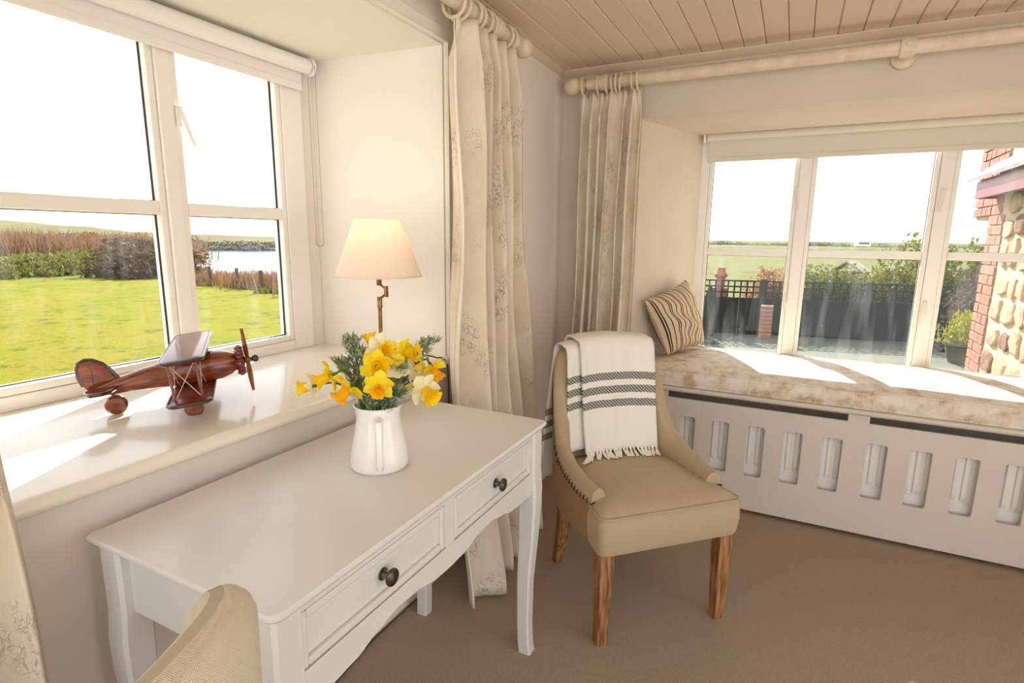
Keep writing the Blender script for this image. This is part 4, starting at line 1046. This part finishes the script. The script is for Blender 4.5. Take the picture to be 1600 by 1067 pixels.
# grass blades on the meadow
rnd = random.Random(12); tg = MB()
for k in range(0):
    phi = rnd.uniform(44, 74); r = 3.5 + 21 * rnd.random() ** 1.3
    if r > edge_r(phi): continue
    x, y = polar(phi, r); z = land(phi, r); h = rnd.uniform(.03, .09); w = .006 + .0012 * r; a = rnd.uniform(0, 3.14); dx, dy = math.cos(a) * w, math.sin(a) * w
    tg.add([(x - dx, y - dy, z), (x + dx, y + dy, z), (x + rnd.uniform(-.05, .05), y + rnd.uniform(-.05, .05), z + h)], [(0, 1, 2)])

def leafy(nm, mat, n, seed, leaf=.10, upright=0, zs=1.0):
    rnd = random.Random(seed); mb = MB()
    for k in range(n):
        while True:
            p = Vector((rnd.uniform(-1, 1), rnd.uniform(-1, 1), rnd.uniform(0, 1)))
            q = p.length
            if .45 < q < 1 + .12 * math.sin(7 * p.x + 3) + .1 * math.sin(9 * p.y): break
        p.z *= zs
        a = Vector((rnd.uniform(-1, 1), rnd.uniform(-1, 1), rnd.uniform(-1, 1) + upright * 3)).normalized(); b = a.cross(Vector((rnd.uniform(-1, 1), rnd.uniform(-1, 1), .3))).normalized(); s_ = leaf * rnd.uniform(.6, 1.4)
        mb.add([p - a * s_, p + b * s_ * .45, p + a * s_, p - b * s_ * .45], [(0, 1, 2, 3)])
    core = []
    for j in range(7):
        th = j / 6 * math.pi / 2; core.append([(math.cos(th) * .62 * math.cos(6.283 * i / 10) * (1 + .2 * math.sin(i * 2.3 + j)), math.cos(th) * .62 * math.sin(6.283 * i / 10), math.sin(th) * .70 * zs) for i in range(10)])
    mb.loft(core)
    me_o = mb.build(nm, mat, smooth=False); me = me_o.data; bpy.data.objects.remove(me_o); return me
def reeds(nm, mat, n, seed):
    rnd = random.Random(seed); mb = MB()
    for k in range(n):
        x, y = rnd.gauss(0, .42), rnd.gauss(0, .42); h = rnd.uniform(.5, 1.15); lx, ly = rnd.uniform(-.22, .22), rnd.uniform(-.22, .22); a = rnd.uniform(0, 3.14); w = rnd.uniform(.010, .022); dx, dy = math.cos(a) * w, math.sin(a) * w
        mb.add([(x - dx, y - dy, 0), (x + dx, y + dy, 0), (x + lx * .6 + dx * .6, y + ly * .6 + dy * .6, h * .7), (x + lx, y + ly, h), (x + lx * .6 - dx * .6, y + ly * .6 - dy * .6, h * .7)], [(0, 1, 2, 3, 4)])
    me_o = mb.build(nm, mat, smooth=False); me = me_o.data; bpy.data.objects.remove(me_o); return me
ME = {'far': leafy('far_bush', 'far_hedge', 700, 9, .07), 'dark': leafy('dark_bush', 'bush_d', 900, 1, .09), 'olive': leafy('olive_bush', 'bush_g', 900, 2, .08), 'russet': leafy('russet_bush', 'bush_r', 900, 3, .08), 'gold': leafy('gold_bush', 'bush_y', 900, 4, .07, .3), 'tuft': leafy('tussock', 'tuft', 700, 5, .12, .8), 'reed': reeds('reed_clump', 'reed', 420, 6), 'ivy': leafy('ivy_bush', 'bush_g', 2600, 8, .075, 0, 2.3), 'tallrusset': leafy('tall_russet_bush', 'bush_r', 2600, 10, .075, 0, 2.3), 'talldark': leafy('tall_dark_bush', 'bush_d', 2600, 11, .08, 0, 2.6)}
def plant(nm, mesh, loc, sc, rz, label, cat, group=None):
    o = bpy.data.objects.new(nm, ME[mesh]); COL.objects.link(o); o.location = loc; o.scale = sc; o.rotation_euler = (0, 0, rz); return tag(o, label, cat, group)
rnd = random.Random(31)
def scatter(nm, mesh, n, p0, p1, d0, d1, s0, s1, zs, label, cat, group):
    for k in range(n):
        phi = lerp(p0, p1, (k + rnd.random()) / n); r = edge_r(phi) + rnd.uniform(d0, d1); x, y = polar(phi, r); s_ = rnd.uniform(s0, s1)
        plant(nm, mesh, (x, y, land(phi, r) - .05), (s_, s_, s_ * zs), rnd.uniform(0, 6.28), label, cat, group)
scatter('reed_clump', 'reed', 46, 45, 57.5, 1.6, 9, .9, 1.5, .7, 'brown reed clump growing between the meadow fence and the lake', 'reeds', 'reeds before the lake')
scatter('reed_clump', 'reed', 44, 57.5, 72, 20, 40, 1.8, 3.4, .6, 'brown rush clump on the rough ground left of the thicket', 'reeds', 'rushes on the rough ground')
scatter('tussock', 'tuft', 30, 59, 72, .5, 10, .6, 1.5, .55, 'green grassy tussock on the bank behind the meadow', 'tussock', 'tussocks on the bank')
scatter('tussock', 'tuft', 14, 45, 56, .2, .9, .2, .42, .6, 'small green tussock at the foot of the meadow fence', 'tussock', 'tussocks along the fence')
scatter('thicket_bush', 'dark', 18, 58.2, 62, 1.5, 16, 1.0, 2.1, .75, 'dark leafless thicket bush beside the window mullion', 'bush', 'dark thicket by the lake')
scatter('gorse_bush', 'olive', 12, 60, 72, 1, 14, .5, 1.3, .7, 'dark green gorse bush on the bank behind the meadow', 'bush', 'gorse on the bank')
scatter('thicket_bush', 'far', 20, 45, 58, 118, 132, 3, 5, .45, 'dark tree clump along the far shore of the lake', 'bush', 'trees on the far shore')
scatter('thicket_bush', 'far', 10, 60, 72, 60, 72, 2.4, 4.2, .4, 'low dark hedge bush crossing the far pasture', 'bush', 'far hedge bushes')
for k, phi in enumerate((55.4, 53.2, 51.2, 49.2)):
    r = edge_r(phi) + .1; x, y = polar(phi, r); z = land(phi, r)
    t = MB(); t.loft([[(.05 * math.cos(6.283 * i / 8), .05 * math.sin(6.283 * i / 8), zz) for i in range(8)] for zz in (-.1, .62, .68)]); o = t.build('fence_post', 'post', angle=40); o.location = (x, y, z)
    tag(o, ['leftmost wooden post of the wire fence beside the mullion', 'second wooden fence post from the mullion before the reeds', 'third wooden fence post from the mullion before the reeds', 'rightmost wooden fence post near the window jamb'][k], 'fence post', 'meadow fence posts')

# ------------------------------------------------------------------ outside, patio side
GZ = -.5
tag(MB().box((-3.2, .70, GZ - .1), (4.8, 9.6, GZ)).build('patio', 'patio', smooth=False), 'pale grey patio between the house and the garden fence', kind='structure')
fd = MB(); v = []
for j in range(41):
    for i in range(61):
        y = 9.6 + 340 * (j / 40) ** 2.2; x = lerp(-3.6, 30, i / 60) if j < 1 else lerp(-4 - y * .42, 30 + y * .8, i / 60); v.append((x, y, GZ + .25 * sm((y - 9.6) / 6) + .04 * hn(x, y) + 1.2 * sm((y - 60) / 250)))
fd.add(v, [(j * 61 + i, j * 61 + i + 1, (j + 1) * 61 + i + 1, (j + 1) * 61 + i) for j in range(40) for i in range(60)])
tag(fd.build('far_field', 'field_pale', angle=180), 'green field beyond the garden fence', kind='structure')
rnd = random.Random(44)
for k in range(30):
    x = -28 + k * 4.2; plant('hedge_bush', 'far', (x, 150 + rnd.uniform(-4, 4), -.1), (3.6, 2, .75 + rnd.random() * .5), rnd.uniform(0, 6), 'dark hedge bush in the line along the far edge of the field', 'bush', 'far field hedge')
fa, fb = Vector((-1.2, 8.35, GZ)), Vector((4.6, 9.72, GZ)); fdv = (fb - fa); fL = fdv.length; fdv.normalize()
fence = empty('trellis_fence', fa, math.atan2(fdv.y, fdv.x), 'dark boarded garden fence topped with a square trellis', 'fence')
HB = .68; HT = .335
bdm = None; nb_ = int(fL / .15)
for k in range(nb_):
    if bdm is None: o = MB().box((0, -.009, 0), (.146, .009, HB)).build('fence_board', 'fence', fence, smooth=False); bdm = o
    else: o = bdm.copy(); COL.objects.link(o)
    o.parent = fence; o.location = (k * .15, .006 * (k % 2), 0)
sv = None
for k in range(int(fL / .115)):
    if sv is None: o = MB().box((0, -.008, 0), (.028, .008, HT)).build('trellis_slat', 'fence', fence, smooth=False); sv = o
    else: o = sv.copy(); COL.objects.link(o)
    o.parent = fence; o.location = (k * .115, 0, HB + .02)
for z in (HB, HB + .115, HB + .225, HB + HT): MB().box((0, -.024, z), (fL, -.008, z + .03)).build('trellis_rail', 'fence', fence, smooth=False)
for t in (.02, 1.85, 3.65, 5.4): MB().box((t, -.06, 0), (t + .1, .03, HB + HT + .06)).build('post', 'fence', fence, smooth=False)
def fpos(t, off, z=GZ): p = fa + fdv * t + Vector((-fdv.y, fdv.x, 0)) * off; return (p.x, p.y, z)
for k in range(15):
    t = .1 + k * .40
    if abs(t - 1.15) < .75: continue
    m = 'tallrusset' if t < 2.9 else 'ivy'; s_ = rnd.uniform(.52, .60) + (.05 if t > 3.6 else 0)
    plant('climbing_shrub', m, fpos(t, .62 + rnd.uniform(0, .2), GZ - .02), (s_, s_ * .8, s_), rnd.uniform(0, 6), ('russet leaved shrub pushing through the trellis' if m == 'tallrusset' else 'olive ivy shrub growing over the right half of the trellis'), 'shrub', 'russet shrubs behind the trellis' if m == 'tallrusset' else 'ivy behind the trellis')
plant('garden_tree', 'ivy', (3.40, 10.7, GZ), (.86, .8, .86), 1.0, 'bushy green tree rising over the fence left of the second mullion', 'tree')
plant('garden_tree', 'ivy', (4.60, 10.7, GZ), (.84, .8, .84), 2.2, 'broad green tree top beside the stone house corner', 'tree')
plant('garden_hedge', 'talldark', (4.05, 8.8, GZ), (.62, .5, .62), .4, 'tall dark hedge between the fence and the stone house', 'hedge')
# potted golden conifer
pc = empty('potted_conifer', (3.55, 7.6, GZ), 0, 'golden green conifer in a grey stone pot beside the house corner', 'potted plant')
MB().lathe([(.17, 0), (.20, .08), (.24, .26), (.27, .28), (.27, .32), (.23, .33)], 24).build('pot', 'patio', pc)
o = bpy.data.objects.new('foliage', ME['gold']); COL.objects.link(o); o.parent = pc; o.location = (0, 0, .30); o.scale = (.36, .33, .50)
# chimney pot, pier, closed parasol, shed
cp = empty('chimney_pot', (-.135, 8.98, .36), 0, 'terracotta chimney pot used as a garden ornament above the fence', 'chimney pot')
MB().lathe([(.085, 0), (.085, .20), (.12, .22), (.125, .26), (.09, .30), (.075, .36), (.07, .40)], 24).build('body', 'terra', cp)
st_ = MB(); st_.box((-.28, 8.86, GZ), (.01, 9.10, .36)); tag(st_.build('brick_pillar', 'brick', smooth=False, bevel=.01), 'low brick pillar carrying the terracotta chimney pot', 'pillar')
def brick_pile(name, label, cat, loc, nx, ny, nz, bl=.215, bw=.1025, bh=.065, j=.010, nxh=None):
    root = empty(name, loc, 0, label, cat)
    MB().box((.006, .006, 0), (nx * (bl + j) - j - .006, ny * (bw + j) - j - .006, nz * (bh + j))).build('mortar_core', 'mortar', root, smooth=False)
    bm_ = None
    for z in range(nz):
        for y in range(ny):
            for x in range(nx):
                if bm_ is None: o = MB().box((0, 0, 0), (bl, bw, bh)).build('brick', 'brick', root, smooth=False, bevel=.004); bm_ = o
                else: o = bm_.copy(); COL.objects.link(o); o.parent = root
                o.location = (x * (bl + j), y * (bw + j), z * (bh + j))
    return root
brick_pile('brick_pier', 'small red brick pier standing against the garden fence', 'pier', (.66, 8.45, GZ), 1, 2, 8)
ps = empty('closed_parasol', (-.13, 7.4, GZ), 0, 'furled dark green parasol standing at the left edge of the patio', 'parasol')
MB().tube([(0, 0, 0), (0, 0, 1.02)], .018, 10).build('pole', 'fence', ps)
cn = MB(); cn.loft([[(r * math.cos(6.283 * i / 16) * (1 + .18 * (i % 2)), r * math.sin(6.283 * i / 16) * (1 + .18 * (i % 2)), z) for i in range(16)] for r, z in ((.10, .12), (.13, .3), (.12, .5), (.08, .75), (.03, .98), (.01, 1.02))]); cn.build('canopy', 'fence', ps, angle=60)
MB().lathe([(.2, 0), (.2, .05), (.05, .08)], 20).build('base', 'patio', ps)
sd = empty('garden_shed', (2.25, 11.6, GZ), R(-14), 'low shed with a pale pitched roof behind the trellis', 'shed')
MB().box((-.28, -.3, 0), (.28, .5, 1.12)).build('wall', 'post', sd, smooth=False)
MB().prism([(-.36, 1.10), (0, 1.34), (.36, 1.10), (.36, 1.13), (0, 1.38), (-.36, 1.13)], -.4, .6, axis='y').build('roof', 'shed', sd, smooth=False)
# far white static van in the field
cv = empty('caravan', (12.1, 118, .0), .2, 'tiny pale caravan far away in the field', 'caravan')
MB().box((-1.1, -.9, .4), (1.1, .9, 1.35)).prism([(-1.1, 1.35), (1.1, 1.35), (.8, 1.6), (-.8, 1.6)], -.9, .9, axis='y').build('body', 'white_plastic', cv, smooth=False, bevel=.08)
MB().box((-.8, -.92, .8), (.8, -.9, 1.15)).build('window_band', 'slate', cv, smooth=False)

# house wing with brick quoins and rubble stone
wing_ = empty('house_wing', (2.40, .72, GZ), 0, 'sunlit stone house wing with brick corner and porch roof', 'house')
WL = 1.86                                                     # corner at y = 2.58
MB().box((.012, 0, 0), (1.6, WL - .012, 2.9)).build('wall_core', 'mortar', wing_, smooth=False)
bA = MB().box((0, 0, 0), (.10, .215, .062)).build('brick', 'brick', wing_, smooth=False, bevel=.004); bB = MB().box((0, 0, 0), (.215, .1025, .062)).build('brick', 'brick', wing_, smooth=False, bevel=.004); first = [bA, bB]
def put_brick(kind, y, z, x=0.0):
    o = first[kind]
    if o.get('used'): o = (bA, bB)[kind].copy(); COL.objects.link(o); o.parent = wing_
    else: o['used'] = 1
    o.location = (x + random.uniform(-.003, .003), y, z); o.rotation_euler = (0, 0, random.uniform(-.006, .006))
nc = 40; ch = .0715
for c in range(nc):
    z = c * ch
    if z < 1.97:
        if c % 2: put_brick(0, WL - .215, z); put_brick(1, WL - .330, z)
        else: put_brick(1, WL - .1025, z); put_brick(0, WL - .330, z)
    else:                                                     # kneeler steps out over the corner
        st = min(.43, .43)
        yy = WL + .43
        while yy > WL - .25:
            if c % 2: yy -= .215; put_brick(0, yy, z); yy -= .012
            else: yy -= .1025; put_brick(1, yy, z); yy -= .012
kn_ = MB(); kn_.box((.02, WL - .3, 1.975), (.4, WL + .42, 2.85)); kn_.build('kneeler_core', 'mortar', wing_, smooth=False)
for b_ in (bA, bB):
    if 'used' in b_: del b_['used']
for o in wing_.children:
    if 'used' in o: del o['used']
# rubble stones as individual rounded blocks
rnd = random.Random(77); z = .02; row = 0
while z < 2.15:
    h = rnd.uniform(.13, .23); y = WL - .345 - rnd.uniform(0, .07)
    while y > .05:
        w = rnd.uniform(.14, .30); y0 = max(.02, y - w); hh = h * rnd.uniform(.72, 1.0); sb_ = MB(); n = 9; rings = []
        cy, cz = (y + y0) / 2, z + h / 2 + rnd.uniform(-.015, .015); ph = [rnd.uniform(-.24, .06) for _ in range(n)]
        for sc_, dx in ((1.0, .02), (1.0, .004), (.94, -.005), (.70, -.009)):
            rings.append([(dx + rnd.uniform(-.004, .004), cy + (y - y0) * .52 * sc_ * (1 + ph[k]) * math.copysign(abs(math.cos(6.283 * k / n)) ** .7, math.cos(6.283 * k / n)), cz + hh * .54 * sc_ * (1 + ph[k]) * math.copysign(abs(math.sin(6.283 * k / n)) ** .7, math.sin(6.283 * k / n))) for k in range(n)])
        sb_.loft(rings).build('stone', 'stone2' if rnd.random() < .10 else 'stone', wing_, angle=50)
        y = y0 - .012
    z += h + .010; row += 1
# porch roof over the wing wall
pr_ = MB(); pr_.prism([(-.17, 2.235), (-.17, 2.26), (.02, 2.40), (.02, 2.37)], .2, WL - .02, axis='y'); pr_.build('porch_roof', 'slate', wing_, smooth=False)
MB().box((-.125, .2, 2.115), (-.095, WL - .10, 2.235)).build('fascia', 'fascia', wing_, smooth=False)
MB().box((-.095, WL - .13, 2.115), (0, WL - .10, 2.235)).build('porch_beam', 'fascia', wing_, smooth=False)
